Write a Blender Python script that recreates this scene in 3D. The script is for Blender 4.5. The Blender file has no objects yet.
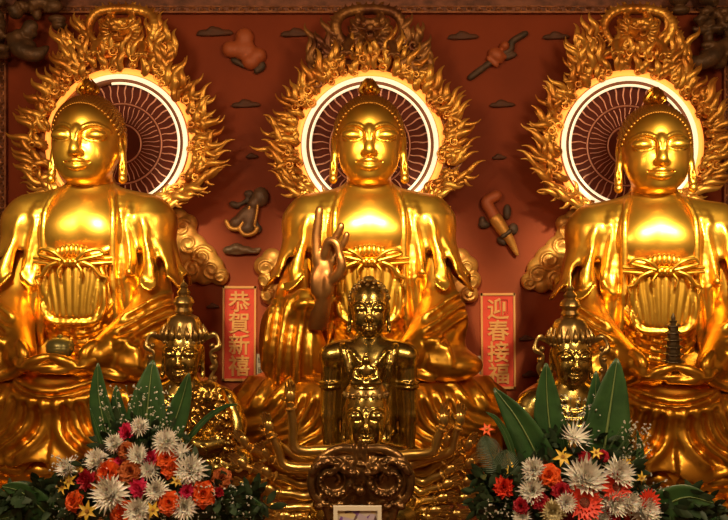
import bpy, bmesh, math, random
import numpy as np
from mathutils import Vector, Matrix
random.seed(7)
rng = np.random.default_rng(7)
PI = math.pi
S = bpy.context.scene
COL = S.collection

# ------------------------------------------------------------------ place and camera
ZC = 3.2            # camera height above the hall floor
F = 850.0           # focal length in pixels of a 728 x 520 frame
def at(px, py, Y):
    """point of the place seen at a pixel, at distance Y in front of the camera"""
    return Vector(((px - 364.0) * Y / F, Y, ZC - (py - 260.0) * Y / F))

# ------------------------------------------------------------------ object helpers
def link(o, parent=None):
    COL.objects.link(o)
    if parent is not None:
        o.parent = parent
    return o
def empty(name, loc, label=None, cat=None, group=None):
    o = bpy.data.objects.new(name, None)
    o.empty_display_size = 0.1
    o.location = loc
    link(o)
    return tag(o, label, cat, group)
def tag(o, label=None, cat=None, group=None, kind=None):
    if label: o['label'] = label
    if cat: o['category'] = cat
    if group: o['group'] = group
    if kind: o['kind'] = kind
    return o
def mesh_obj(name, verts, faces, mat, parent=None, smooth=True):
    me = bpy.data.meshes.new(name)
    me.from_pydata([tuple(v) for v in verts], [], [tuple(f) for f in faces])
    if smooth:
        me.polygons.foreach_set('use_smooth', [True] * len(me.polygons))
    me.update()
    o = bpy.data.objects.new(name, me)
    if mat is not None:
        for m in (mat if isinstance(mat, (list, tuple)) else [mat]):
            me.materials.append(m)
    return link(o, parent)
def copy_tree(o, parent=None):
    c = o.copy()
    COL.objects.link(c)
    c.parent = parent
    for ch in list(o.children):
        copy_tree(ch, c)
    return c

class MB:
    """collects simple shapes into one mesh"""
    def __init__(s):
        s.v = []; s.f = []; s.m = []
    def add(s, verts, faces, mi=0):
        n = len(s.v)
        s.v.extend([tuple(v) for v in verts])
        s.f.extend([tuple(i + n for i in f) for f in faces])
        s.m.extend([mi] * len(faces))
    def box(s, c, d, rot=None, mi=0):
        c = Vector(c); vs = []
        for x in (-.5, .5):
            for y in (-.5, .5):
                for z in (-.5, .5):
                    p = Vector((x * d[0], y * d[1], z * d[2]))
                    if rot is not None: p = rot @ p
                    vs.append(p + c)
        s.add(vs, [(0, 1, 3, 2), (4, 6, 7, 5), (0, 4, 5, 1), (2, 3, 7, 6), (0, 2, 6, 4), (1, 5, 7, 3)], mi)
    def tube(s, pts, rad, n=8, flat=1.0, mi=0, closed=False, caps=True, up=Vector((0, 1, 0))):
        """tube along points; rad per point; flat squeezes it along 'up'"""
        pts = [Vector(p) for p in pts]; k = len(pts)
        if not hasattr(rad, '__len__'): rad = [rad] * k
        vs = []
        for i, p in enumerate(pts):
            if closed: t = pts[(i + 1) % k] - pts[i - 1]
            else: t = pts[min(i + 1, k - 1)] - pts[max(i - 1, 0)]
            if t.length < 1e-9: t = Vector((0, 0, 1))
            t.normalize()
            b = t.cross(up)
            if b.length < 1e-4: b = t.cross(Vector((1, 0, 0.01)))
            b.normalize(); a = b.cross(t).normalized()
            for j in range(n):
                q = 2 * PI * j / n
                vs.append(p + b * (math.cos(q) * rad[i]) + a * (math.sin(q) * rad[i] * flat))
        fs = []
        for i in range(k if closed else k - 1):
            i2 = (i + 1) % k
            for j in range(n):
                j2 = (j + 1) % n
                fs.append((i * n + j, i * n + j2, i2 * n + j2, i2 * n + j))
        if caps and not closed:
            fs.append(tuple(range(n - 1, -1, -1)))
            fs.append(tuple((k - 1) * n + j for j in range(n)))
        s.add(vs, fs, mi)
    def lathe(s, prof, c=(0, 0, 0), n=24, axis=None, mi=0, lobes=0, lobe=0.0):
        """prof: list of (r, h); axis: matrix taking z-up into place"""
        c = Vector(c); vs = []; k = len(prof)
        for r, h in prof:
            for j in range(n):
                q = 2 * PI * j / n
                rr = r * (1 + lobe * math.cos(lobes * q)) if lobes else r
                p = Vector((rr * math.cos(q), rr * math.sin(q), h))
                if axis is not None: p = axis @ p
                vs.append(p + c)
        fs = []
        for i in range(k - 1):
            for j in range(n):
                j2 = (j + 1) % n
                fs.append((i * n + j, i * n + j2, (i + 1) * n + j2, (i + 1) * n + j))
        fs.append(tuple(range(n - 1, -1, -1))); fs.append(tuple((k - 1) * n + j for j in range(n)))
        s.add(vs, fs, mi)
    def ball(s, c, r, n=10, m=6, rot=None, mi=0):
        if not hasattr(r, '__len__'): r = (r, r, r)
        c = Vector(c); vs = []; fs = []
        for i in range(m + 1):
            t = PI * i / m
            for j in range(n):
                q = 2 * PI * j / n
                p = Vector((r[0] * math.sin(t) * math.cos(q), r[1] * math.sin(t) * math.sin(q), r[2] * math.cos(t)))
                if rot is not None: p = rot @ p
                vs.append(p + c)
        for i in range(m):
            for j in range(n):
                j2 = (j + 1) % n
                fs.append((i * n + j, (i + 1) * n + j, (i + 1) * n + j2, i * n + j2))
        s.add(vs, fs, mi)
    def prism(s, outline, y0, y1, mi=0):
        """outline in (x, z), front face at y0, back at y1"""
        n = len(outline)
        vs = [(x, y0, z) for x, z in outline] + [(x, y1, z) for x, z in outline]
        fs = [tuple(range(n)), tuple(range(2 * n - 1, n - 1, -1))]
        for i in range(n):
            j = (i + 1) % n
            fs.append((i, i + n, j + n, j))
        s.add(vs, fs, mi)
    def torus(s, c, R, r, n=64, m=10, flat=1.0, mi=0, a0=0, a1=2 * PI):
        full = abs(a1 - a0 - 2 * PI) < 1e-6
        k = n if full else n + 1
        pts = [(c[0] + R * math.cos(a0 + (a1 - a0) * i / n), c[1], c[2] + R * math.sin(a0 + (a1 - a0) * i / n)) for i in range(k)]
        s.tube(pts, r, m, flat, mi, closed=full)
    def build(s, name, mat, parent=None, smooth=True):
        o = mesh_obj(name, s.v, s.f, mat, parent, smooth)
        if any(s.m): o.data.polygons.foreach_set('material_index', s.m)
        bm = bmesh.new(); bm.from_mesh(o.data)
        bmesh.ops.recalc_face_normals(bm, faces=bm.faces)
        bm.to_mesh(o.data); bm.free()
        if smooth:
            try: o.data.set_sharp_from_angle(angle=math.radians(50))
            except Exception: pass
        return o

def spline(pts, n=8):
    """Catmull-Rom through points of any dimension"""
    P = [np.array(p, float) for p in pts]
    if len(P) < 3:
        return [P[0] + (P[-1] - P[0]) * t for t in np.linspace(0, 1, n + 1)]
    P = [2 * P[0] - P[1]] + P + [2 * P[-1] - P[-2]]
    out = []
    for i in range(1, len(P) - 2):
        p0, p1, p2, p3 = P[i - 1:i + 3]
        for t in np.arange(n) / n:
            out.append(.5 * (2 * p1 + (p2 - p0) * t + (2 * p0 - 5 * p1 + 4 * p2 - p3) * t * t + (3 * p1 - p0 - 3 * p2 + p3) * t ** 3))
    out.append(P[-2])
    return out

# ------------------------------------------------------------------ clay: sculpting in a distance field, skinned by surface nets
class Clay:
    def __init__(s, lo, hi, vox):
        s.lo = np.array(lo, float); s.vox = vox
        s.n = np.ceil((np.array(hi, float) - s.lo) / vox).astype(int) + 1
        s.ax = [(s.lo[i] + np.arange(s.n[i]) * vox).astype(np.float32) for i in range(3)]
        s.D = np.full(s.n, 0.6, np.float32)
        s.front = None
    def _box(s, lo, hi):
        a = np.clip(np.floor((np.array(lo) - s.lo) / s.vox).astype(int), 0, s.n)
        b = np.clip(np.ceil((np.array(hi) - s.lo) / s.vox).astype(int) + 1, 0, s.n)
        if (b <= a).any(): return None
        sl = tuple(slice(a[i], b[i]) for i in range(3))
        return sl, s.ax[0][sl[0]][:, None, None], s.ax[1][sl[1]][None, :, None], s.ax[2][sl[2]][None, None, :]
    def _mix(s, sl, d, k, sub):
        D = s.D[sl]
        if sub:
            d = -d
            if k > 0:
                h = np.maximum(k - np.abs(D - d), 0) / k
                s.D[sl] = np.maximum(D, d) + h * h * k * .25
            else: s.D[sl] = np.maximum(D, d)
        else:
            if k > 0:
                h = np.maximum(k - np.abs(D - d), 0) / k
                s.D[sl] = np.minimum(D, d) - h * h * k * .25
            else: s.D[sl] = np.minimum(D, d)
        s.front = None
    def ell(s, c, r, k=0., sub=False, rot=None):
        c = np.array(c, float); r = np.array(r, float)
        m = (r.max() if rot is not None else r) + k + .12
        b = s._box(c - m, c + m)
        if b is None: return s
        sl, X, Y, Z = b
        x, y, z = X - c[0], Y - c[1], Z - c[2]
        if rot is not None:
            R = np.array(rot.to_3x3() if hasattr(rot, 'to_3x3') else rot).T
            x, y, z = R[0, 0] * x + R[0, 1] * y + R[0, 2] * z, R[1, 0] * x + R[1, 1] * y + R[1, 2] * z, R[2, 0] * x + R[2, 1] * y + R[2, 2] * z
        k0 = np.sqrt((x / r[0]) ** 2 + (y / r[1]) ** 2 + (z / r[2]) ** 2)
        k1 = np.sqrt((x / r[0] ** 2) ** 2 + (y / r[1] ** 2) ** 2 + (z / r[2] ** 2) ** 2) + 1e-6
        s._mix(sl, (k0 * (k0 - 1) / k1).astype(np.float32), k, sub)
        return s
    def cap(s, a, b, ra, rb=None, k=0., sub=False, flat=None):
        if rb is None: rb = ra
        a = np.array(a, float); b = np.array(b, float)
        m = max(ra, rb) + k + .08
        bx = s._box(np.minimum(a, b) - m, np.maximum(a, b) + m)
        if bx is None: return s
        sl, X, Y, Z = bx
        ba = b - a; L = (ba @ ba) + 1e-9
        px, py, pz = X - a[0], Y - a[1], Z - a[2]
        h = np.clip((px * ba[0] + py * ba[1] + pz * ba[2]) / L, 0, 1)
        d = np.sqrt((px - ba[0] * h) ** 2 + (py - ba[1] * h) ** 2 + (pz - ba[2] * h) ** 2) - (ra + (rb - ra) * h)
        s._mix(sl, d.astype(np.float32), k, sub)
        return s
    def chain(s, pts, r, k=0., sub=False, n=6):
        q = spline(pts, n)
        if not hasattr(r, '__len__'): r = [r] * len(pts)
        rr = [float(v) for v in np.interp(np.linspace(0, len(pts) - 1, len(q)), np.arange(len(pts)), r)]
        for i in range(len(q) - 1):
            s.cap(q[i], q[i + 1], rr[i], rr[i + 1], k, sub)
        return s
    def box(s, c, h, k=0., sub=False, rnd=0.):
        c = np.array(c, float); h = np.array(h, float)
        b = s._box(c - h - k - .1, c + h + k + .1)
        if b is None: return s
        sl, X, Y, Z = b
        qx, qy, qz = np.abs(X - c[0]) - h[0] + rnd, np.abs(Y - c[1]) - h[1] + rnd, np.abs(Z - c[2]) - h[2] + rnd
        d = np.sqrt(np.maximum(qx, 0) ** 2 + np.maximum(qy, 0) ** 2 + np.maximum(qz, 0) ** 2) + np.minimum(np.maximum(qx, np.maximum(qy, qz)), 0) - rnd
        s._mix(sl, d.astype(np.float32), k, sub)
        return s
    def fn(s, f, k=0., sub=False):
        X, Y, Z = s.ax[0][:, None, None], s.ax[1][None, :, None], s.ax[2][None, None, :]
        s._mix((slice(None),) * 3, np.broadcast_to(f(X, Y, Z), s.n).astype(np.float32), k, sub)
        return s
    def warp(s, f):
        """add f(x,y,z) to the field (positive cuts in, negative swells)"""
        X, Y, Z = s.ax[0][:, None, None], s.ax[1][None, :, None], s.ax[2][None, None, :]
        s.D = (s.D + f(X, Y, Z)).astype(np.float32); s.front = None
        return s
    def surf(s, x, z):
        """depth of the front surface at (x, z)"""
        if s.front is None:
            ins = s.D < 0
            j = ins.argmax(1); hit = ins.any(1)
            jm = np.maximum(j - 1, 0)
            I, K = np.meshgrid(np.arange(s.n[0]), np.arange(s.n[2]), indexing='ij')
            d0 = s.D[I, jm, K]; d1 = s.D[I, j, K]
            t = np.where(j > 0, d0 / np.maximum(d0 - d1, 1e-6), 0)
            s.front = np.where(hit, s.lo[1] + (jm + np.clip(t, 0, 1)) * s.vox, np.nan)
        i = int(np.clip(round((x - s.lo[0]) / s.vox), 0, s.n[0] - 1)); k = int(np.clip(round((z - s.lo[2]) / s.vox), 0, s.n[2] - 1))
        return s.front[i, k]
    def stroke(s, pts, r, k=0.03, sub=False, inset=0.0, n=6):
        """a ridge or groove drawn on the front of the clay: points are (x, z)"""
        q = spline(pts, n)
        if not hasattr(r, '__len__'): r = [r] * len(pts)
        rr = [float(v) for v in np.interp(np.linspace(0, len(pts) - 1, len(q)), np.arange(len(pts)), r)]
        ys = [s.surf(p[0], p[1]) for p in q]
        P = [(p[0], y + inset, p[1]) for p, y in zip(q, ys)]
        ok = [not np.isnan(y) for y in ys]
        for i in range(len(P) - 1):
            if ok[i] and ok[i + 1] and abs(P[i][1] - P[i + 1][1]) < .2:
                s.cap(P[i], P[i + 1], rr[i], rr[i + 1], k, sub)
        return s
    def skin(s, name, mat, parent=None, origin=(0, 0, 0), scale=1.0):
        D = np.pad(s.D, 1, constant_values=1.0); vox = s.vox
        n = np.array(D.shape)
        ins = D < 0
        c = n - 1
        cnt = np.zeros(c, np.int8); acc = np.zeros((3,) + tuple(c), np.float32); ne = np.zeros(c, np.float32)
        corners = [(i, j, k) for i in (0, 1) for j in (0, 1) for k in (0, 1)]
        def V(A, o): return A[o[0]:o[0] + c[0], o[1]:o[1] + c[1], o[2]:o[2] + c[2]]
        for o in corners: cnt += V(ins, o)
        act = (cnt > 0) & (cnt < 8)
        idx = np.argwhere(act)
        P = np.zeros((len(idx), 3), np.float64); N = np.zeros(len(idx))
        for a in range(3):
            for o in corners:
                if o[a]: continue
                o2 = list(o); o2[a] = 1
                i0 = idx + np.array(o); i1 = idx + np.array(o2)
                d0 = D[i0[:, 0], i0[:, 1], i0[:, 2]]; d1 = D[i1[:, 0], i1[:, 1], i1[:, 2]]
                cr = (d0 < 0) != (d1 < 0)
                t = np.where(cr, d0 / np.where(cr, d0 - d1, 1), 0)
                p = idx + np.array(o, float); p[:, a] += t
                P[cr] += p[cr]; N[cr] += 1
        P /= N[:, None]
        W = (P - 1) * vox + s.lo
        vid = np.full(c, -1, np.int64); vid[act] = np.arange(len(idx))
        quads = []
        for a in range(3):
            b, d = (a + 1) % 3, (a + 2) % 3
            s0 = [slice(1, -1)] * 3; s1 = [slice(1, -1)] * 3
            s0[a] = slice(0, n[a] - 1); s1[a] = slice(1, n[a])
            A0 = ins[tuple(s0)]; A1 = ins[tuple(s1)]
            e = np.argwhere(A0 != A1)
            if not len(e): continue
            flip = A0[e[:, 0], e[:, 1], e[:, 2]]
            off = np.ones(3, int); off[a] = 0
            g = e + off
            def cell(db, dd):
                q = g.copy(); q[:, b] -= db; q[:, d] -= dd
                return vid[q[:, 0], q[:, 1], q[:, 2]]
            Q = np.stack([cell(1, 1), cell(0, 1), cell(0, 0), cell(1, 0)], 1)
            Q[~flip] = Q[~flip][:, ::-1]
            quads.append(Q)
        Q = np.concatenate(quads)
        W = (W - np.array(origin)) * scale
        me = bpy.data.meshes.new(name)
        me.vertices.add(len(W)); me.vertices.foreach_set('co', W.astype(np.float32).ravel())
        me.loops.add(Q.size); me.loops.foreach_set('vertex_index', Q.astype(np.int32).ravel())
        me.polygons.add(len(Q)); me.polygons.foreach_set('loop_start', np.arange(0, Q.size, 4, dtype=np.int32))
        me.polygons.foreach_set('use_smooth', np.ones(len(Q), bool))
        me.update(calc_edges=True); me.validate()
        o = bpy.data.objects.new(name, me)
        if mat is not None: me.materials.append(mat)
        return link(o, parent)

# ------------------------------------------------------------------ materials
def material(name, color, rough=.5, metal=0., bump=0., bscale=30., var=0., vscale=4., color2=None, spec=.5, coat=0., emis=None, estr=0., stretch=None, sss=0.):
    m = bpy.data.materials.new(name); m.use_nodes = True
    nt = m.node_tree; N = nt.nodes; L = nt.links
    b = N['Principled BSDF']
    b.inputs['Base Color'].default_value = (*color, 1)
    b.inputs['Roughness'].default_value = rough
    b.inputs['Metallic'].default_value = metal
    b.inputs['Specular IOR Level'].default_value = spec
    b.inputs['Coat Weight'].default_value = coat
    if sss: b.inputs['Subsurface Weight'].default_value = sss; b.inputs['Subsurface Scale'].default_value = .02
    tc = N.new('ShaderNodeTexCoord')
    vec = tc.outputs['Object']
    if stretch:
        mp = N.new('ShaderNodeMapping'); mp.inputs['Scale'].default_value = stretch
        L.new(vec, mp.inputs['Vector']); vec = mp.outputs['Vector']
    if var or color2:
        nz = N.new('ShaderNodeTexNoise'); nz.inputs['Scale'].default_value = vscale; nz.inputs['Detail'].default_value = 5
        L.new(vec, nz.inputs['Vector'])
        rp = N.new('ShaderNodeValToRGB')
        c2 = color2 or tuple(c * (1 - var) for c in color)
        rp.color_ramp.elements[0].position = .35; rp.color_ramp.elements[1].position = .65
        rp.color_ramp.elements[0].color = (*c2, 1); rp.color_ramp.elements[1].color = (*color, 1)
        L.new(nz.outputs['Fac'], rp.inputs['Fac']); L.new(rp.outputs['Color'], b.inputs['Base Color'])
    if bump:
        nb = N.new('ShaderNodeTexNoise'); nb.inputs['Scale'].default_value = bscale; nb.inputs['Detail'].default_value = 3
        L.new(vec, nb.inputs['Vector'])
        bp = N.new('ShaderNodeBump'); bp.inputs['Strength'].default_value = bump; bp.inputs['Distance'].default_value = .02
        L.new(nb.outputs['Fac'], bp.inputs['Height']); L.new(bp.outputs['Normal'], b.inputs['Normal'])
    if emis:
        b.inputs['Emission Color'].default_value = (*emis, 1); b.inputs['Emission Strength'].default_value = estr
    return m

M = {}
M['gold'] = material('gilding', (.76, .40, .055), .33, .96, .06, 7, color2=(.60, .29, .03), vscale=2.2)
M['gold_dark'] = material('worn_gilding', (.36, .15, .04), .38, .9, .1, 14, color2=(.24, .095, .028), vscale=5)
M['gold_hair'] = material('gilded_curls', (.42, .18, .026), .45, .9, .15, 30)
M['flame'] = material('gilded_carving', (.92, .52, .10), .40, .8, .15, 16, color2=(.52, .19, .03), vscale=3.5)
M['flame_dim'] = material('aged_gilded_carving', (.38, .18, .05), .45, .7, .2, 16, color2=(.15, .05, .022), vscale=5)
M['cloud'] = material('gold_painted_relief', (.72, .37, .08), .45, .55, .15, 22, color2=(.55, .24, .05), vscale=4)
M['brass'] = material('dark_brass', (.50, .37, .11), .24, 1.0, .12, 16, color2=(.36, .25, .065), vscale=4)
M['brass_dark'] = material('tarnished_brass', (.42, .29, .09), .30, .9, .12, 22, color2=(.28, .17, .06), vscale=7)
M['brass_arm'] = material('polished_brass', (.74, .50, .15), .30, .95, .1, 16, color2=(.58, .36, .09), vscale=4)
M['wall'] = material('red_lacquer_wall', (.27, .048, .014), .6, 0, .04, 60, color2=(.23, .040, .012), vscale=1.6, spec=.15)
M['wallrelief'] = material('faded_painted_relief', (.12, .06, .035), .6, .1, .2, 30, color2=(.055, .035, .022), vscale=9)
M['coral'] = material('coral_paint', (.42, .10, .03), .55, .1, .1, 40)
M['trim'] = material('carved_dark_wood', (.26, .09, .048), .55, .1, .2, 60, color2=(.10, .032, .018), vscale=8)
M['trimgold'] = material('worn_gilt_carving', (.42, .16, .06), .5, .5, .2, 40, color2=(.2, .07, .03), vscale=10)
M['disc'] = material('dark_red_disc', (.14, .026, .013), .6, 0, .06, 30, color2=(.10, .02, .012), vscale=6, spec=.15)
M['spoke'] = material('mirror_slips', (.66, .30, .20), .4, .4, 0)
M['neon'] = material('lit_tube', (1, .9, .7), .3, emis=(1.0, .80, .50), estr=.95)
M['orange_glow'] = material('added_orange_glow', (1, .35, .08), .4, emis=(1.0, .27, .035), estr=1.7)  # emissive orange for the added glow ring
M['tubeclip'] = material('tube_clip', (.22, .08, .035), .55, .2)
M['stone'] = material('altar_lacquer', (.16, .04, .02), .35, 0, .03, 30, color2=(.11, .03, .015), vscale=4)
M['floor'] = material('floor_tiles', (.22, .12, .07), .35, 0, .03, 12, color2=(.17, .09, .05), vscale=2)
# ------------------------------------------------------------------ the setting
YW = 10.0           # face of the back wall
def struct(o):
    o['kind'] = 'structure'; return o
m = MB(); m.box((0, YW + .15, 3.4), (14, .3, 6.8)); struct(m.build('wall_back', M['wall'], smooth=False))
m = MB(); m.box((0, 5, -.1), (14, 10.0, .2)); struct(m.build('floor', M['floor'], smooth=False))
# ------------------------------------------------------------------ flame aureoles behind the heads
YH = 9.5
PXH = YH / F         # size of a pixel at the aureoles
def tongue(m, x, z, ang, L, w, curl, y, seed=0, flat=.55, n=9):
    """one carved flame: an S-bent tapering tongue starting at (x, z), pointing along ang"""
    pts = []; rad = []
    p = np.array((x, z), float); a = ang - curl * .5
    st = L / n
    for i in range(n + 1):
        u = i / n
        pts.append((p[0], y - .035 * math.sin(PI * u) - .03 * u, p[1]))
        rad.append(max(.004, w * (math.sin(PI * min(1, .25 + .75 * u)) ** .8) * (1 - .25 * u)))
        a += curl * math.sin(2 * PI * (u * .85 + .05)) * 2.6 / n
        p = p + st * np.array((math.cos(a), math.sin(a)))
    m.tube(pts, rad, 6, flat, up=Vector((0, 1, 0)))

def curl_knot(m, x, z, r, y, hand=1, turns=1.4):
    """small carved scroll"""
    pts = []; rad = []
    for i in range(15):
        u = i / 14; q = hand * (turns * 2 * PI * u) + 1
        rr = r * (1 - .78 * u)
        pts.append((x + rr * math.cos(q), y - .02 - .03 * u, z + rr * math.sin(q))); rad.append(r * (.20 + .12 * u))
    m.tube(pts, rad, 6, .8)

def profile(th):
    """outer reach of the aureole in pixels about the ring's centre; th from +x, counter-clockwise"""
    keys = [(-90, 66), (-45, 96), (-25, 112), (0, 107), (25, 102), (45, 100), (60, 107), (75, 118), (90, 122)]
    d = math.degrees(math.atan2(math.sin(th), math.cos(th)))
    if d > 90: d = 180 - d
    if d < -90: d = -180 - d
    return float(np.interp(d, [k[0] for k in keys], [k[1] for k in keys]))

def lin(a, b, t): return a + (b - a) * t

def dragon_crest(kind, mat, dim):
    """carved beast at the top: face, mane, coiled body and claws"""
    hz = .0
    c = Clay((-.62, -.42, -.42), (.62, .16, .52), .012)
    # head
    c.ell((0, -.08, .06), (.13, .13, .12))
    c.ell((0, -.22, -.01), (.075, .12, .06), .04)          # muzzle
    c.ell((0, -.31, .015), (.045, .035, .03), .02)         # nose
    c.ell((0, -.20, -.085), (.065, .10, .028), .02)        # lower jaw
    c.ell((0, -.26, -.05), (.05, .08, .018), .01, True)    # open mouth
    for s in (-1, 1):
        c.ell((s * .075, -.185, .085), (.034, .03, .034), .01)          # eyes
        c.stroke([(s * .02, .115), (s * .08, .145), (s * .14, .12)], .020, .02)
        c.chain([(s * .07, -.06, .15), (s * .12, .0, .25), (s * .10, .0, .34), (s * .16, -.01, .40)], [.03, .026, .018, .008], .02)   # horns
        c.chain([(s * .12, -.08, .06), (s * .19, -.06, .10), (s * .23, -.06, .17)], [.035, .03, .008], .02)       # ears
        c.chain([(s * .05, -.30, -.01), (s * .14, -.30, .01), (s * .19, -.26, .09), (s * .16, -.24, .14)], [.012, .012, .010, .005], .01)   # whiskers
        for k in range(5):       # mane
            a = -.9 + .42 * k
            c.chain([(s * .10 * math.cos(a), -.04, .04 + .10 * math.sin(a)), (s * .20 * math.cos(a), -.08, .03 + .20 * math.sin(a)), (s * .27 * math.cos(a + .3), -.04, .04 + .27 * math.sin(a + .3))], [.04, .034, .008], .015)
    for i in range(6):
        c.ell((-.05 + .02 * i, -.285, -.06), (.007, .01, .018), .004)
    # coils of the body
    sg = 1 if kind != 'c' else -1
    body = [(sg * .08, .02, .02), (sg * .30, -.02, -.10), (sg * .40, -.06, .08), (sg * .32, -.02, .25), (sg * .05, -.02, .31), (-sg * .26, -.04, .27), (-sg * .38, -.04, .10), (-sg * .30, -.08, -.10), (-sg * .12, -.08, -.20)]
    q = spline(body, 8); r = np.interp(np.linspace(0, 1, len(q)), [0, .2, .7, 1], [.05, .06, .05, .02])
    for i in range(len(q) - 1): c.cap(q[i], q[i + 1], r[i] * (1 + .10 * (i % 2)), r[i + 1] * (1 + .10 * ((i + 1) % 2)), .01)
    for i in range(2, len(q) - 2, 2):     # fins along the back
        t = q[i + 1] - q[i - 1]; nrm = np.array((-t[2], 0, t[0])); nrm /= (np.linalg.norm(nrm) + 1e-6)
        o = nrm * (1 if (q[i] @ nrm) > 0 else -1)
        c.cap(q[i] + o * r[i] * .8, q[i] + o * (r[i] + .05) + t * .2, .022, .006, .01)
    # legs with claws
    for s, x, z in ((-1, -.26, -.16), (1, .26, -.18)):
        c.chain([(x * .7, -.04, z + .1), (x, -.12, z + .02), (x * 1.05, -.18, z - .08)], [.05, .045, .035], .02)
        for k in (-1, 0, 1):
            c.chain([(x * 1.05, -.18, z - .08), (x * 1.05 + .05 * k, -.22, z - .10), (x * 1.05 + .08 * k, -.22, z - .15)], [.025, .018, .005], .01)
    # cloud bed
    for k in range(9):
        x = -.48 + .12 * k
        c.ell((x, .04, -.24 + .05 * math.cos(3 * x)), (.10, .07, .075), .03)
    return c

def aureole(cx, cy, seed, label, tube_a0, tube_a1, crest_dx, crest_mat, kind):
    R = random.Random(seed)
    c = at(cx, cy, YH)
    e = empty('flame_aureole', (c.x, YH + .2, c.z - 1.15), label, 'halo', 'flame aureoles behind the great statues')
    lz = 1.15; ly = -.2       # ring centre in the thing's own frame
    rr = 67.0 * PXH
    # backing board: broad pear shape with a round opening is hidden under the flames
    bd = MB()
    K = 96
    vs = []
    for y in (ly + .02, ly + .09):
        for k in range(K):
            th = 2 * PI * k / K
            for r in (rr * .985, (profile(th) - 17 - 3 * math.sin(13 * th)) * PXH):
                vs.append((r * math.cos(th), y, lz + r * math.sin(th)))
    fs = []
    for k in range(K):
        k2 = (k + 1) % K; a, b, c2, d = 2 * k, 2 * k + 1, 2 * k2 + 1, 2 * k2; o = 2 * K
        fs += [(a, b, c2, d), (a + o, d + o, c2 + o, b + o), (b, b + o, c2 + o, c2), (a, d, d + o, a + o)]
    bd.add(vs, fs)
    bd.build('backing_board', M['flame_dim'], e)
    # flames, three rings of them
    for name, mat, r0, r1, cnt, L0, L1, w, y in (('inner_flames', M['flame'], 71, 78, 50, 18, 27, 4.2, -.05), ('middle_flames', M['flame'], 80, None, 46, 22, 32, 3.9, -.075), ('outer_flames', M['flame'], None, None, 54, 24, 36, 3.5, -.02)):
        m = MB()
        for k in range(cnt):
            th = 2 * PI * (k + R.uniform(-.3, .3)) / cnt
            if math.sin(th) < -.86: continue
            P = profile(th)
            if name[0] == 'i': r = R.uniform(r0, r1)
            elif name[0] == 'm': r = lin(79, P - 18, R.uniform(.2, .6))
            else: r = P - R.uniform(20, 28)
            x, z = r * PXH * math.cos(th), lz + r * PXH * math.sin(th)
            side = 1 if math.cos(th) > 0 else -1
            # flames lick outwards and upwards
            ang = math.atan2(math.sin(th) * .75 + .62, math.cos(th) * .9 + .02 * side) + R.uniform(-.25, .25)
            L = R.uniform(L0, L1) * PXH
            tongue(m, x, z, ang, L, w * PXH * R.uniform(.8, 1.15), R.choice((-1, 1)) * R.uniform(.8, 1.5), ly + y - R.uniform(0, .03))
            if R.random() < .8:
                tongue(m, x, z, ang + R.choice((-1, 1)) * R.uniform(.5, .9), L * .62, w * PXH * .8, R.choice((-1, 1)) * 1.3, ly + y - .01)
            if R.random() < .55:
                curl_knot(m, x, z, R.uniform(3.5, 5.5) * PXH, ly + y - .02, R.choice((-1, 1)))
        m.build(name, mat, e)
    # mirror disc with radiating slips
    d = MB()
    d.lathe([(.02, 0), (rr * .98, .0), (rr * .98, .03), (.02, .03)], (0, ly + .10, lz), 72, Matrix.Rotation(PI / 2, 3, 'X'))
    disc = d.build('disc', M['disc'], e, smooth=False)
    sp = MB()
    for k in range(44):
        th = 2 * PI * (k + .5) / 44
        for ra, rb, wa, wb in ((.62, .90, .010, .020), (.32, .57, .006, .011)):
            n = 6; pts = []
            for i in range(n + 1):
                u = i / n; r = rr * lin(ra, rb, u); t2 = th + .014 * math.sin(u * 7 + k)
                pts.append((r * math.cos(t2), ly + .062, lz + r * math.sin(t2)))
            sp.tube(pts, [lin(wa, wb, i / n) * .55 for i in range(n + 1)], 5, .5)
    for r in (.60, .29): sp.torus((0, ly + .065, lz), rr * r, .010, 60, 5)
    sp.build('radiating_slips', M['spoke'], e)
    # the lit tube, its channel and clips
    ch = MB(); ch.torus((0, ly + .03, lz), rr * .955, .045, 90, 10, .5)
    ch.build('tube_channel', M['tubeclip'], e)
    nt = MB(); nt.torus((0, ly - .03, lz), rr * .985, .026, 90, 10, 1.0, a0=tube_a0, a1=tube_a1)
    tag(nt.build('light_tube', M['neon'], e), 'lit white ring tube')
    n2 = MB(); n2.torus((0, ly - .02, lz), rr * .885, .014, 90, 8, 1.0, a0=tube_a0 + .2, a1=tube_a1 - .4)
    n2.build('light_tube', M['neon'], e)
    no = MB(); no.torus((0, ly + .012, lz), rr * 1.08, .034, 90, 8)  # glowing ring added to tint the inner flames orange, not a real fitting
    tag(no.build('light_tube', M['orange_glow'], e), 'added orange glow ring')
    # carved beast on top
    cr = dragon_crest(kind, None, None)
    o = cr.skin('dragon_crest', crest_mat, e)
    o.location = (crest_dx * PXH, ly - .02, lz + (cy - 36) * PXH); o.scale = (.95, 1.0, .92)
    # side flames of the crest
    for s in (-1, 1):
        m = MB()
        for k in range(22):
            x = s * R.uniform(29, 57); z = R.uniform(76, 118) - abs(x) * .3
            tongue(m, x * PXH, lz + z * PXH, PI / 2 - s * R.uniform(.0, .5), R.uniform(18, 30) * PXH, 3.6 * PXH, R.choice((-1, 1)) * 1.3, ly - .03 - R.uniform(0, .05))
            if k % 3 == 0: curl_knot(m, x * PXH, lz + z * PXH, R.uniform(4, 6.5) * PXH, ly - .06, R.choice((-1, 1)))
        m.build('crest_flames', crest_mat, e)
    return e
aureole(120, 143, 3, 'flame aureole with lit ring behind the head of the statue holding a bowl', -2.0, 2.1, 3, M['flame'], 'l')
aureole(370, 145, 5, 'flame aureole with lit ring behind the head of the middle statue', -1.5, -1.5 + 2 * PI, 0, M['flame_dim'], 'c')
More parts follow.
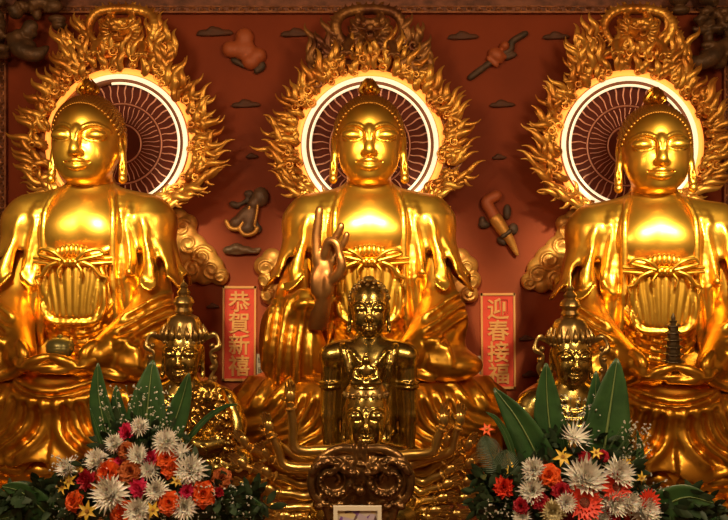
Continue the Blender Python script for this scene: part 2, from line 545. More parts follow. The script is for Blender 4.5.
aureole(629, 145, 9, 'flame aureole with lit ring behind the head of the statue with the pagoda', -1.3, -1.3 + 2 * PI, 6, M['flame'], 'r')
# ------------------------------------------------------------------ trims, carvings and reliefs of the wall
def wallpt(px, py, Y=YW): return at(px, py, Y)
PXW = YW / F

def scroll_band(m, p0, p1, w, y, cnt, rad):
    """running scrolls carved along a band"""
    p0 = Vector(p0); p1 = Vector(p1); d = (p1 - p0); L = d.length; d.normalize(); nrm = Vector((-d.z, 0, d.x))
    for k in range(cnt):
        c = p0 + d * (L * (k + .5) / cnt); s = 1 if k % 2 else -1
        pts = []; rr = []
        for i in range(13):
            u = i / 12; q = 2.6 * PI * u; r = w * .44 * (1 - .8 * u)
            pts.append(c + d * (r * math.cos(q) * 1.3) + nrm * (s * r * math.sin(q)) + Vector((0, y - .02 * u, 0))); rr.append(rad * (1.1 - .5 * u))
        m.tube(pts, rr, 5)

def carved_trim(name, x0, x1, z0, z1, horizontal, cnt):
    m = MB()
    cx, cz = (x0 + x1) / 2, (z0 + z1) / 2
    m.box((cx, YW - .03, cz), (x1 - x0, .06, z1 - z0))
    o = m.build(name, M['trim'], smooth=False); o['kind'] = 'structure'
    b = MB(); t = .018
    if horizontal:
        w = z1 - z0
        for z in (z0, z1): b.box((cx, YW - .06, z), (x1 - x0, .05, t))
        scroll_band(b, (x0, YW - .06, cz), (x1, YW - .06, cz), w, 0, cnt, .013)
    else:
        w = x1 - x0
        for x in (x0, x1): b.box((x, YW - .06, cz), (t, .05, z1 - z0))
        scroll_band(b, (cx, YW - .06, z0), (cx, YW - .06, z1), w, 0, cnt, .013)
    b.build('carving', M['trimgold'], o)
    return o
zt0, zt1 = wallpt(0, 14).z, wallpt(0, 8).z
xl0, xl1 = wallpt(1, 0).x, wallpt(8, 0).x
xr0, xr1 = wallpt(722, 0).x, wallpt(729, 0).x
carved_trim('trim_1', xl0, xr1, zt0, zt1, True, 74)
carved_trim('trim_2', xl0, xl1, 2.2, zt0 - .012, False, 44)
carved_trim('trim_3', xr0, xr1, 2.2, zt0 - .012, False, 44)
m = MB(); m.box((0, YW - .045, zt1 + .292), (13, .09, .58))
struct(m.build('trim_4', M['trim'], smooth=False))

def corner_carving(px, py, sx, seed, label):
    R = random.Random(seed)
    c = Clay((-.62, -.34, -.75), (.62, .05, .45), .014)
    for k in range(40):
        x = R.uniform(-.45, .45); z = R.uniform(-.45, .40) - .0 * x
        if (x * sx) > .12 and z < -.12: continue
        c.ell((x, -.05 - R.uniform(0, .08), z), (R.uniform(.05, .11), R.uniform(.06, .12), R.uniform(.04, .10)), .02)
    for k in range(9):
        x = R.uniform(-.36, .30); z = R.uniform(-.28, .34)
        if (x * sx) > .08 and z < -.05: continue
        r = R.uniform(.06, .12); pts = []
        for i in range(12):
            u = i / 11; q = 2.8 * PI * u; pts.append((x + r * (1 - .75 * u) * math.cos(q), z + r * (1 - .75 * u) * math.sin(q)))
        c.stroke(pts, [.022] * 12, .02, inset=.004, n=2)
    # a drooping leaf
    c.chain([(sx * -.10, -.12, -.25), (sx * .02, -.16, -.40), (sx * .20, -.16, -.46), (sx * .32, -.12, -.36)], [.05, .085, .07, .015], .03)
    c.chain([(sx * -.30, -.1, -.2), (sx * -.36, -.12, -.48), (sx * -.30, -.1, -.68)], [.07, .05, .012], .03)
    p = at(px, py, YW - .26)
    o = c.skin('corner_carving', M['trimcarve'])
    o.location = p
    return tag(o, label, 'carving', 'corner carvings under the beam')
M['trimcarve'] = material('dark_gilded_wood', (.17, .085, .035), .5, .35, .3, 40, color2=(.075, .042, .022), vscale=6)
corner_carving(24, 18, 1, 11, 'dark scrolled corner carving above the statue holding a bowl')
corner_carving(708, 26, -1, 14, 'dark scrolled corner carving above the statue with the pagoda')

# ---- gold clouds against the wall
def cloud(lobes, scrolls, label, Y=YW - .02):
    xs = [at(l[0], l[1], Y) for l in lobes]
    cx = sum(p.x for p in xs) / len(xs); cz = sum(p.z for p in xs) / len(xs)
    k = Y / F
    W = max(abs(p.x - cx) + l[2] * k for p, l in zip(xs, lobes)) + .06; H = max(abs(p.z - cz) + l[2] * k for p, l in zip(xs, lobes)) + .06
    c = Clay((-W, -.22, -H), (W, .016, H), .011)
    for i, (p, l) in enumerate(zip(xs, lobes)):
        c.ell((p.x - cx, -.02, p.z - cz), (l[2] * k, .075 + .012 * (i % 3), l[2] * k), .02)
    c.fn(lambda X, Y_, Z: Y_ + 0 * X + 0 * Z, 0, True) if False else None
    for (px, py, r, hand, turn) in scrolls:
        p = at(px, py, Y); pts = []
        for i in range(16):
            u = i / 15; q = hand * (2 * PI * turn * u + .6); rr = r * k * (1 - .78 * u)
            pts.append((p.x - cx + rr * math.cos(q), p.z - cz + rr * math.sin(q)))
        c.stroke(pts, [.017] * 16, .012, inset=.002, n=2)
        pts2 = [(a + (a - (p.x - cx)) * .0 + .0, b) for a, b in pts]
        c.stroke([((a - (p.x - cx)) * .80 + p.x - cx, (b - (p.z - cz)) * .80 + p.z - cz) for a, b in pts2], [.008] * 16, .01, True, n=2)
    o = c.skin('cloud_carving', M['cloud']); o.location = (cx, Y - .0042, cz)
    return tag(o, label, 'carving', 'gold cloud carvings on the red wall')
cloud([(178, 219, 11), (188, 224, 10), (184, 236, 14), (193, 248, 15), (203, 258, 15), (211, 268, 14), (220, 276, 9.5), (205, 275, 10), (192, 270, 13), (182, 256, 16), (180, 274, 11)],
      [(184, 228, 9, 1, 1.2), (190, 244, 10, -1, 1.3), (203, 257, 11, 1, 1.4), (213, 270, 9, -1, 1.2), (194, 268, 9, 1, 1.3), (222, 277, 6, 1, 1.1)],
      'gold cloud carving beside the sleeve of the statue holding a bowl')
cloud([(574, 219, 10), (564, 224, 9), (567, 238, 13), (558, 250, 14), (549, 260, 15), (540, 270, 14), (530, 281, 9.5), (541, 284, 9), (555, 278, 13), (568, 262, 15), (566, 282, 11)],
      [(566, 230, 9, -1, 1.2), (560, 247, 10, 1, 1.3), (548, 260, 11, -1, 1.4), (536, 275, 9, 1, 1.2), (554, 278, 9, -1, 1.3), (528, 283, 6, -1, 1.1)],
      'gold cloud carving beside the sleeve of the statue with the pagoda')
cloud([(272, 258, 10), (264, 266, 10), (269, 280, 10), (276, 290, 13), (284, 272, 16), (271, 296, 9)], [(266, 268, 8, 1, 1.2), (264, 282, 8, -1, 1.3), (268, 295, 7, 1, 1.2)], 'small gold cloud carving behind the raised hand elbow of the middle statue')
cloud([(460, 258, 10), (468, 266, 10), (471, 280, 10), (460, 290, 14), (448, 272, 16), (469, 294, 9)], [(466, 268, 8, -1, 1.2), (471, 282, 7, 1, 1.3), (467, 293, 7, -1, 1.2)], 'small gold cloud carving at the lowered arm of the middle statue')

# ---- painted reliefs of treasures
def relief(name, label, parts, cat='wall relief', group=None, Y=YW - .015, vox=.012):
    """parts: (part name or None, material, [(px, py, rx, ry, tilt)], [(polyline px..., r)])"""
    allp = [(b[0], b[1]) for q in parts for b in q[2]] + [pt for q in parts for ln in q[3] for pt in ln[0]]
    c0 = at(sum(p[0] for p in allp) / len(allp), sum(p[1] for p in allp) / len(allp), Y)
    root = None
    k = Y / F
    if len(parts) > 1: root = empty(name, c0, label, cat, group)
    for (pn, mat, blobs, lines, dep) in parts:
        ext = [(b[0], b[1], max(b[2], b[3])) for b in blobs] + [(pt[0], pt[1], 6) for ln in lines for pt in ln[0]]
        lo = (min((at(x - r, y, Y).x for x, y, r in ext)) - c0.x - .05, -.25, min(at(x, y + r, Y).z for x, y, r in ext) - c0.z - .05)
        hi = (max((at(x + r, y, Y).x for x, y, r in ext)) - c0.x + .05, .03, max(at(x, y - r, Y).z for x, y, r in ext) - c0.z + .05)
        c = Clay(lo, hi, vox)
        for (px, py, rx, ry, tl) in blobs:
            p = at(px, py, Y)
            c.ell((p.x - c0.x, -dep * .3, p.z - c0.z), (rx * k, dep, ry * k), .03, rot=Matrix.Rotation(math.radians(tl), 3, 'Y'))
        for (pl, r) in lines:
            pts = [(at(x, y, Y).x - c0.x, -dep * .5, at(x, y, Y).z - c0.z) for x, y in pl]
            c.chain(pts, r, .015)
        o = c.skin(pn if root else name, mat, root)
        if root is None:
            o.location = c0; tag(o, label, cat, group)
    return root or o
M['faint'] = material('faint_painted_relief', (.125, .045, .024), .55, 0, .2, 30, color2=(.085, .04, .024), vscale=9, spec=.25)
M['treasure'] = material('dull_painted_relief', (.20, .10, .05), .5, .2, .2, 40, color2=(.12, .065, .035), vscale=7)
WR = M['wallrelief']; CO = M['coral']
relief('treasure_relief', 'coral four-lobed treasure relief with dark ribbons high on the wall', [
    ('ribbon', WR, [(236, 62, 6, 3, 30), (259, 70, 6, 3, -40), (262, 66, 4, 5, 0)], [([(236, 60), (243, 66), (252, 68), (262, 68)], .02)], .04),
    ('plaque', CO, [(245, 38, 9, 9.5, 0), (231, 50, 8.5, 8.5, 0), (258, 56, 8.5, 8, 0), (251, 62, 9, 8.5, 0), (244, 50, 12, 11, 0)], [], .085)], vox=.014)
relief('treasure_relief', 'dark twin-flap treasure relief with pale edges beside the raised hand', [
    ('ribbon', WR, [(235, 205, 6, 3.5, 20), (258, 229, 4, 5, 0), (249, 194, 5, 4, 0)], [([(235, 206), (245, 202), (250, 195)], .02), ([(248, 200), (254, 214), (258, 228)], .02)], .045),
    ('flaps', M['treasure'], [(261, 197, 8.5, 10, 0), (254, 204, 6, 7, 0), (243, 217, 6, 14, 38), (250, 220, 6.5, 15, 12), (236, 223, 6, 6, 0), (247, 229, 8, 6, 0)], [], .08),
    ('edging', M['cloud'], [], [([(227, 221), (231, 228), (239, 229), (244, 222), (252, 205)], .022), ([(240, 229), (246, 235), (255, 233), (258, 228)], .022), ([(255, 226), (258, 210), (258, 200)], .015)], .13)], vox=.013)
relief('cloud_relief', 'small dull cloud relief below the twin-flap treasure', [(None, M['treasure'], [(229, 250, 6, 4, 0), (237, 248, 7, 5, 0), (246, 250, 7, 4, 0), (254, 252, 6, 2, 0)], [([(226, 252), (240, 253), (260, 249)], .02)], .07)], group='dull cloud reliefs')
relief('treasure_relief', 'coral striped scroll relief with long dark ribbons high on the wall', [
    ('ribbon', WR, [], [([(470, 78), (478, 72), (486, 66), (494, 60)], .035)], .04),
    ('ribbon', WR, [], [([(500, 55), (510, 50), (512, 42), (525, 34)], .035), ([(506, 58), (514, 55)], .03)], .04),
    ('scroll', CO, [(496, 56, 9, 7, 40), (504, 47, 5, 5, 0)], [([(488, 59), (496, 66)], .028), ([(491, 55), (500, 62)], .028), ([(495, 51), (504, 58)], .028)], .09)], vox=.013)
relief('treasure_relief', 'gold banded clapper relief with coral handle and dark ribbons', [
    ('ribbon', WR, [(484, 225, 6, 4, 0), (507, 212, 4, 8, 0), (513, 229, 5, 6, 0), (502, 241, 6, 4, 30), (482, 220, 3, 4, 0)], [], .045),
    ('handle', M['coral_light'] if 'coral_light' in M else CO, [], [([(496, 196), (486, 202), (491, 212), (496, 221)], .062)], .10),
    ('shaft', M['cloud'], [], [([(495, 219), (502, 230), (509, 240), (516, 254)], [.075, .066, .05, .024])], .11),
    ('band', M['trimcarve'], [], [([(501, 237), (509, 231)], .026)], .20)], vox=.013)
for px, py, w, lab in ((215, 32, 19, 'faint dark cloud relief left of the coral four-lobed treasure'), (297, 33, 17, 'faint dark cloud relief under the trim beside the middle crest'),
                       (463, 36, 16, 'faint dark cloud relief under the trim above the striped scroll'), (556, 36, 14, 'faint dark cloud relief between the striped scroll and the crest of the pagoda statue'),
                       (246, 104, 15, 'faint dark cloud relief below the coral four-lobed treasure'), (502, 104, 13, 'faint dark cloud relief below the striped scroll'),
                       (499, 157, 7, 'tiny dark cloud relief above the banded clapper'), (252, 156, 6, 'tiny dark cloud relief above the twin-flap treasure'),
                       (526, 338, 7, 'small dark cloud relief beside the banner reading 迎春接福, upper one'), (531, 374, 9, 'small dark cloud relief beside the foot of the banner reading 迎春接福'),
                       (213, 306, 6, 'small dull cloud relief peeping out beside the banner reading 恭賀新禧')):
    k = w / 15
    relief('cloud_relief', lab, [(None, M['faint'], [(px - 9 * k, py + 1, 5 * k, 2.2 * k + .4, 0), (px, py - 1, 6 * k, 3 * k + .4, 0), (px + 9 * k, py + .5, 5 * k, 2 * k + .4, 0)], [([(px - 14 * k, py + 2.4 * k), (px, py + 2.6 * k), (px + 14 * k, py + 1.2 * k)], .012), ([(px - 5 * k, py - 1), (px - 2 * k, py - 3 * k), (px + 2 * k, py - 1)], .014)], .03)], group='dull cloud reliefs', vox=.013)

# ---- red paper banners with gold characters
M['banner'] = material('red_banner_paper', (.60, .050, .022), .6, 0, .03, 80, color2=(.52, .04, .02), vscale=6, spec=.3)
M['bannergold'] = material('banner_gold', (.60, .25, .07), .5, .2, 0)
def banner(x0, y0, x1, y1, text, label, tilt, Y=YW - .034):
    k = Y / F
    c = at((x0 + x1) / 2, (y0 + y1) / 2, Y)
    W, H = (x1 - x0) * k, (y1 - y0) * k
    e = empty('banner', (c.x, Y, c.z - H / 2), label, 'banner', 'red new year banners on the wall')
    e.rotation_euler = (0, math.radians(tilt), 0)
    m = MB(); m.box((0, .02, H / 2), (W, .03, H)); m.build('paper', M['banner'], e, smooth=False)
    m = MB(); b = .028
    for s in (-1, 1):
        m.box((s * (W / 2 - b / 2), -.002, H / 2), (b * .8, .02, H)); m.box((0, -.002, H / 2 + s * (H / 2 - b / 2)), (W, .02, b))
    m.build('border', M['bannergold'], e, smooth=False)
    n = len(text); cell = H * .90 / n
    for i, chh in enumerate(text):
        cu = bpy.data.curves.new('glyph', 'FONT'); cu.body = chh; cu.align_x = 'CENTER'; cu.size = cell * 1.02; cu.extrude = .008; cu.offset = .004
        cu.resolution_u = 3
        t = bpy.data.objects.new('glyph', cu); COL.objects.link(t)
        bpy.context.view_layer.update()
        me = bpy.data.meshes.new_from_object(t)
        bpy.data.objects.remove(t)
        o = bpy.data.objects.new('character', me); me.materials.clear(); me.materials.append(M['bannergold'])
        link(o, e)
        co = np.empty(len(me.vertices) * 3); me.vertices.foreach_get('co', co); co = co.reshape(-1, 3)
        cx, cy = (co[:, 0].min() + co[:, 0].max()) / 2, (co[:, 1].min() + co[:, 1].max()) / 2
        o.rotation_euler = (PI / 2, 0, 0)
        zc = H * .95 - cell * (i + .5)
        o.location = (-cx, -.004, zc - cy)
    return e
banner(222, 286, 256, 381, '恭賀新禧', 'red banner with gold characters reading 恭賀新禧', .3)
banner(481, 293, 516, 389, '迎春接福', 'red banner with gold characters reading 迎春接福', -.4)

# ---- small white name plates partly behind the statues
M['white_card'] = material('white_card', (.62, .52, .38), .6)
M['ink'] = material('dark_ink', (.05, .02, .015), .6)
def plate(x0, y0, x1, y1, label, Y=YW - .0095):
    a, b = at(x0, y1, Y), at(x1, y0, Y); W, H = b.x - a.x, b.z - a.z
    m = MB(); m.box((0, 0, 0), (W, .02, H))
    o = m.build('name_plate', M['white_card'], smooth=False); o.location = ((a.x + b.x) / 2, Y, (a.z + b.z) / 2)
    tag(o, label, 'name plate', 'white name plates on the red wall')
    t = MB(); r = random.Random(int(x0))
    for i in range(2):
        z = H * (.22 - .44 * i); w = W * .32
        for dz in (-.09, -.03, .03, .09): t.box((0, -.012, z + dz * H * 1.1), (w * r.uniform(1.0, 1.9), .006, H * .022))
        for dx in (-.6, .5): t.box((dx * w, -.012, z), (W * .06, .006, H * .24))
    t.build('strokes', M['ink'], o, smooth=False)
    return o
plate(256.8, 354, 263, 376, 'small white name plate at the edge of the banner reading 恭賀新禧')
plate(464, 356, 480.3, 378, 'small white name plate at the edge of the banner reading 迎春接福')
# ------------------------------------------------------------------ the three great gilded statues
BASE = 2.35          # height of the camera above the statues' plinth
OR = (0, 0, -BASE)
def sstep(a, b, x):
    t = np.clip((x - a) / (b - a), 0, 1)
    return t * t * (3 - 2 * t)

def sculpt_head(vox=.0075):
    """one head, centred on the eyes' height, face towards -y, 0.60 wide"""
    c = Clay((-.45, -.50, -.62), (.45, .50, .55), vox)
    c.ell((0, .03, .09), (.315, .355, .37))
    c.ell((0, -.035, -.12), (.262, .285, .275), .12)
    for s in (-1, 1):
        c.ell((s * .118, -.17, -.15), (.12, .135, .16), .09)
        c.ell((s * .135, -.12, -.21), (.10, .13, .12), .08)
    c.ell((0, -.250, -.320), (.085, .075, .06), .07)
    c.ell((0, -.15, -.335), (.15, .15, .07), .08)
    for s in (-1, 1):          # hollows under the brows
        c.ell((s * .150, -.385, .052), (.120, .070, .056), .035, True)
        c.ell((s * .075, -.375, .02), (.034, .050, .060), .045, True)
    c.chain([(0, -.318, .10), (0, -.336, .05), (0, -.368, -.06), (0, -.388, -.125)], [.014, .018, .024, .033], .040)
    for s in (-1, 1):
        c.ell((s * .040, -.352, -.138), (.028, .036, .024), .025)
        c.ell((s * .150, -.258, .034), (.104, .072, .060), .012)     # eyelid
    for s in (-1, 1):
        c.stroke([(s * .020, -.02), (s * .026, .04), (s * .055, .098), (s * .11, .128), (s * .17, .132), (s * .23, .106), (s * .27, .07)], [.004, .008, .012, .012, .012, .010, .004], .016, inset=.001)
        c.stroke([(s * .054, .012), (s * .10, -.010), (s * .155, -.016), (s * .21, -.004), (s * .25, .022)], [.006, .012, .013, .012, .005], .005, True, inset=-.004)
        c.stroke([(s * .065, .066), (s * .145, .096), (s * .235, .060)], [.003, .005, .003], .010, True)
    # mouth
    c.ell((0, -.295, -.232), (.10, .058, .06), .06)
    for s in (-1, 1):
        c.chain([(s * .102, -.300, -.216), (s * .05, -.346, -.212), (s * .016, -.358, -.204), (0, -.357, -.209)], [.003, .015, .018, .016], .012)
        c.chain([(s * .088, -.308, -.236), (s * .05, -.338, -.254), (0, -.350, -.264)], [.006, .020, .026], .02)
        c.chain([(s * .118, -.300, -.212), (s * .06, -.362, -.230), (s * .016, -.378, -.233), (0, -.377, -.236)], [.007, .008, .009, .009], .006, True)
    # neck
    c.cap((0, .06, -.25), (0, .09, -.62), .195, .24, .06)
    for z in (-.435, -.50):
        c.stroke([(-.17, z + .03), (-.09, z + .006), (0, z), (.09, z + .006), (.17, z + .03)], .009, .018, True)
    # ears with long lobes
    for s in (-1, 1):
        c.ell((s * .318, .03, .0), (.035, .075, .135), .02)
        c.ell((s * .345, -.02, .02), (.022, .040, .080), .015, True)
        c.cap((s * .322, .01, -.10), (s * .332, -.02, -.30), .032, .040, .02)
        c.ell((s * .332, -.06, -.22), (.014, .035, .055), .01, True)
    return c

def sculpt_torso():
    c = Clay((-.75, -.60, -1.25), (.75, .60, .80), .016)
    c.ell((0, .06, -.2), (.54, .36, .95))
    c.ell((0, .0, .30), (.52, .345, .38), .15)
    c.ell((0, -.06, -.35), (.46, .36, .42), .15)
    for s in (-1, 1):
        c.ell((s * .2, -.16, .26), (.2, .17, .2), .12)
        c.cap((s * .1, .05, .62), (s * .5, .08, .48), .13, .16, .12)
    c.cap((0, .09, .5), (0, .09, .75), .24, .22, .08)
    for k in range(9):        # undergarment falling below the apron
        x = -.32 + .08 * k
        c.stroke([(x * .9, -.50), (x, -.75), (x * 1.15, -1.1)], [.012, .016, .018], .03, k % 2 == 1, inset=-.002 if k % 2 else .004)
    for k in range(4):        # drooping folds across the belly
        z = -.55 - .09 * k
        c.stroke([(-.42, z + .30), (-.22, z + .02), (.04, z - .07), (.26, z + .04), (.44, z + .34)], [.008, .022, .026, .022, .008], .03, inset=.006)
    # undergarment edge at the waist and necklace-like fold
    c.stroke([(-.34, .12), (-.2, .06), (0, .045), (.2, .06), (.34, .12)], .02, .03)
    return c

def sculpt_apron():
    """pleated front cloth hanging from the cord, rounded at the bottom"""
    c = Clay((-.5, -.62, -.72), (.5, -.1, .12), .011)
    def f(X, Y, Z):
        w = .300 - .04 * sstep(-.25, .05, Z)
        zb = -.60
        # rounded-bottom outline
        q = np.sqrt(np.maximum(np.abs(X) - (w - .16), 0) ** 2 + np.maximum(zb + .16 - Z, 0) ** 2) - .16
        t = X / w
        pleat = .013 * np.abs(np.sin(15.5 * t * (1 - .35 * sstep(-.6, .05, Z)) + .5)) * sstep(.0, -.1, Z) * sstep(-.60, -.50, Z)
        front = -.455 + .36 * X * X + .07 * (Z + .3) ** 2 + .10 * sstep(-.05, .08, Z) - pleat
        d = np.maximum(front - Y, Y - (front + .11))
        return np.maximum(np.maximum(d * .8, q), Z - .03)
    c.fn(f)
    # raised border
    pts = [(-.28, -.08)] + [(-.295, -.3)] + [(-.295 + .16 * (1 - math.cos(a)), -.44 - .155 * math.sin(a)) for a in np.linspace(0, PI / 2, 4)] + \
          [(.295 - .16 * (1 - math.cos(a)), -.44 - .155 * math.sin(a)) for a in np.linspace(PI / 2, 0, 4)] + [(.295, -.3), (.28, -.08)]
    c.stroke(pts, .015, .02, inset=.004)
    c.stroke([(.98 * x * .86, z * .93 + .0) for x, z in pts], .008, .01, True)
    return c

def bow_mesh():
    """the cord, knot and ribbon loops over the apron"""
    m = MB()
    yf = lambda x, z=0: -.475 + .34 * x * x
    for dz, r in ((.0, .020), (-.042, .020)):
        m.tube([(x, yf(x) - .012, dz + .10 * abs(x) ** 1.6) for x in np.linspace(-.37, .37, 17)], r, 8)
    for k in range(5):
        x = -.10 + .05 * k
        m.ball((x, yf(x) - .035, -.02), (.027, .03, .036), 10, 7)
    for s in (-1, 1):      # loops and tails
        m.tube([(p[0] * s, yf(p[0]) - p[2], p[1]) for p in spline([(.06, .0, .05), (.15, .075, .075), (.26, .10, .06), (.30, .055, .05), (.20, .025, .06), (.08, -.005, .05)], 6)], .019, 8)
        m.tube([(p[0] * s, yf(p[0]) - p[2], p[1]) for p in spline([(.12, -.02, .045), (.21, -.06, .06), (.27, -.14, .05), (.33, -.17, .045), (.31, -.23, .04)], 6)], [.024 - .0004 * i for i in range(25)], 8)
        m.tube([(p[0] * s, yf(p[0]) - p[2], p[1]) for p in spline([(.07, -.04, .05), (.11, -.10, .06), (.10, -.17, .055)], 6)], .015, 8)
    # gathered cloth bulging over the cord
    for k in range(7):
        x = -.15 + .05 * k
        m.ball((x * .9, yf(x) + .012, .055 + .035 * math.cos(x * 8)), (.034, .045, .065), 10, 8, Matrix.Rotation(-x * 1.6, 3, 'Y'))
    return m

def sculpt_outer_robe():
    """shoulders and wide upper sleeves ending in rippled hems, open over the chest"""
    c = Clay((-1.25, -.72, -1.15), (1.25, .65, .85), .016)
    for s in (-1, 1):
        ph = .7 if s > 0 else .2
        def sl(X, Y, Z):
            t = .40 - Z
            cx = s * (.565 + .20 * t); cy = .06 - .20 * t
            rx = .250 + .06 * t
            a = np.arctan2(Y - cy, (X - cx) * s)
            A = .060 * sstep(.35, -.2, Z) ** 1.3
            fold = np.abs(np.sin(3.0 * a + ph + .5 * np.sin(2 * Z))) - .6
            hem = -.17 + .075 * np.sin(6 * a + 2 * ph) + .07 * np.cos(a - 2.4)
            R = rx + A * fold + .055 * sstep(.16, .0, Z - hem) ** 2
            d = (np.sqrt((X - cx) ** 2 + (Y - cy) ** 2) - R) * .75
            # hem line rippled the same way
            d = np.maximum(d, Z - .42)
            d = np.maximum(d, hem - Z)
            inner = (np.sqrt((X - cx) ** 2 + (Y - cy) ** 2) - (R - .045)) * .75
            return np.maximum(d, -np.maximum(inner, Z - .10))
        c.fn(sl, .05)
        c.cap((s * .20, .08, .60), (s * .56, .07, .43), .15, .245, .1)
        c.ell((s * .60, .06, .36), (.27, .27, .26), .08)
    # mantle down the sides of the chest and the back
    t = Clay((-1.25, -.72, -1.15), (1.25, .65, .85), .016)
    t.ell((0, .06, -.25), (.66, .43, 1.05))
    t.ell((0, .03, .30), (.60, .385, .42), .12)
    t.cap((0, .16, .5), (0, .16, .72), .26, .24, .1)
    c.D = np.where(np.abs(c.D - t.D) < .06, np.minimum(c.D, t.D) - (.06 - np.abs(c.D - t.D)) ** 2 / .24, np.minimum(c.D, t.D)).astype(np.float32); c.front = None
    def opening(X, Y, Z):
        w = .300 + .10 * sstep(-.35, -.95, Z) + .01 * np.sin(5 * Z) - .07 * sstep(.5, .72, Z)
        return np.maximum(np.abs(X) - w, Y - .02)
    c.fn(opening, .03, True)
    for s in (-1, 1):
        # collar edge
        c.stroke([(s * .265, .70), (s * .325, .5), (s * .335, .2), (s * .335, -.1), (s * .35, -.4), (s * .40, -.75)], [.02, .026, .028, .028, .028, .028], .03, inset=.01)
        c.stroke([(s * .34, .62), (s * .40, .4), (s * .405, .1), (s * .41, -.2), (s * .46, -.5)], [.01, .016, .02, .02, .016], .03, True)
        # long falling folds
        for x0, z0, x1, z1, x2, z2, r in ((.45, .55, .50, .15, .52, -.25, .024), (.60, .40, .68, .1, .72, -.16, .030), (.40, .1, .46, -.3, .50, -.6, .026)):
            c.stroke([(s * x0, z0), (s * x1, z1), (s * x2, z2)], [.004, r, r * 1.2], .06, inset=.010)
        for x0, z0, x1, z1, x2, z2, r in ((.48, .40, .56, .1, .59, -.2, .022), (.68, .25, .77, .0, .81, -.18, .02)):
            c.stroke([(s * x0, z0), (s * x1, z1), (s * x2, z2)], [.002, r, r], .06, True, inset=-.004)
    return c

def sculpt_sleeves(raised):
    """the inner sleeves round the forearms, falling onto the lap"""
    c = Clay((-1.45, -1.30, -1.45), (1.45, .55, .10), .018)
    for s in (-1, 1):
        if raised and s < 0:
            # forearm bent up: wide sleeve hanging from the wrist
            c.cap((-.68, .04, .0), (-.78, -.22, -.62), .13, .23, .1)
            c.cap((-.80, -.28, -.62), (-.60, -.52, -.42), .22, .16, .1)
            c.ell((-.76, -.40, -.82), (.29, .24, .46), .1)
            c.ell((-.66, -.48, -.95), (.28, .2, .36), .1)
            for x0, z0, x1, z1, x2, z2, r in ((-.86, -.2, -.93, -.6, -1.0, -1.1, .03), (-.74, -.30, -.80, -.75, -.84, -1.2, .03), (-.60, -.42, -.65, -.85, -.66, -1.25, .03)):
                c.stroke([(x0, z0), (x1, z1), (x2, z2)], [.012, r, r], .05, inset=.006)
                c.stroke([(x0 + .055, z0), (x1 + .06, z1), (x2 + .07, z2)], [.006, r * .8, r], .05, True)
            c.stroke([(-.43, -.47), (-.53, -.40), (-.66, -.42), (-.72, -.5)], .028, .03, inset=.01)
            continue
        c.cap((s * .66, .04, .0), (s * .70, -.22, -.58), .13, .225, .1)
        c.cap((s * .70, -.26, -.58), (s * .34, -.80, -.865), .25, .13, .1)
        c.ell((s * .69, -.32, -.86), (.23, .32, .26), .12)
        c.ell((s * .70, -.55, -.98), (.36, .3, .16), .12)
        # wrinkles round the elbow
        for k in range(3):
            z = -.40 - .11 * k
            c.stroke([(s * (.50 + .01 * k), z - .13), (s * (.65 + .01 * k), z - .07), (s * (.78 + .012 * k), z + .015), (s * (.90 + .012 * k), z + .08)], [.006, .020, .022, .008], .05, inset=.004)
            c.stroke([(s * (.52 + .01 * k), z - .18), (s * (.65 + .01 * k), z - .115), (s * (.78 + .012 * k), z - .03), (s * (.90 + .012 * k), z + .035)], [.006, .02, .02, .01], .05, True)
        for k in range(4):
            u = k / 3
            c.stroke([(s * (.50 + .13 * u), -.72 + .05 * u), (s * (.56 + .14 * u), -.83 + .02 * u), (s * (.57 + .16 * u), -.96)], [.01, .026, .012], .05, inset=.004)
        # sleeve mouth
        c.chain([(s * .33, -.86, -.74), (s * .27, -.93, -.84), (s * .30, -.90, -.96), (s * .42, -.80, -1.03), (s * .58, -.78, -1.07)], [.03, .035, .035, .035, .03], .04)
    return c

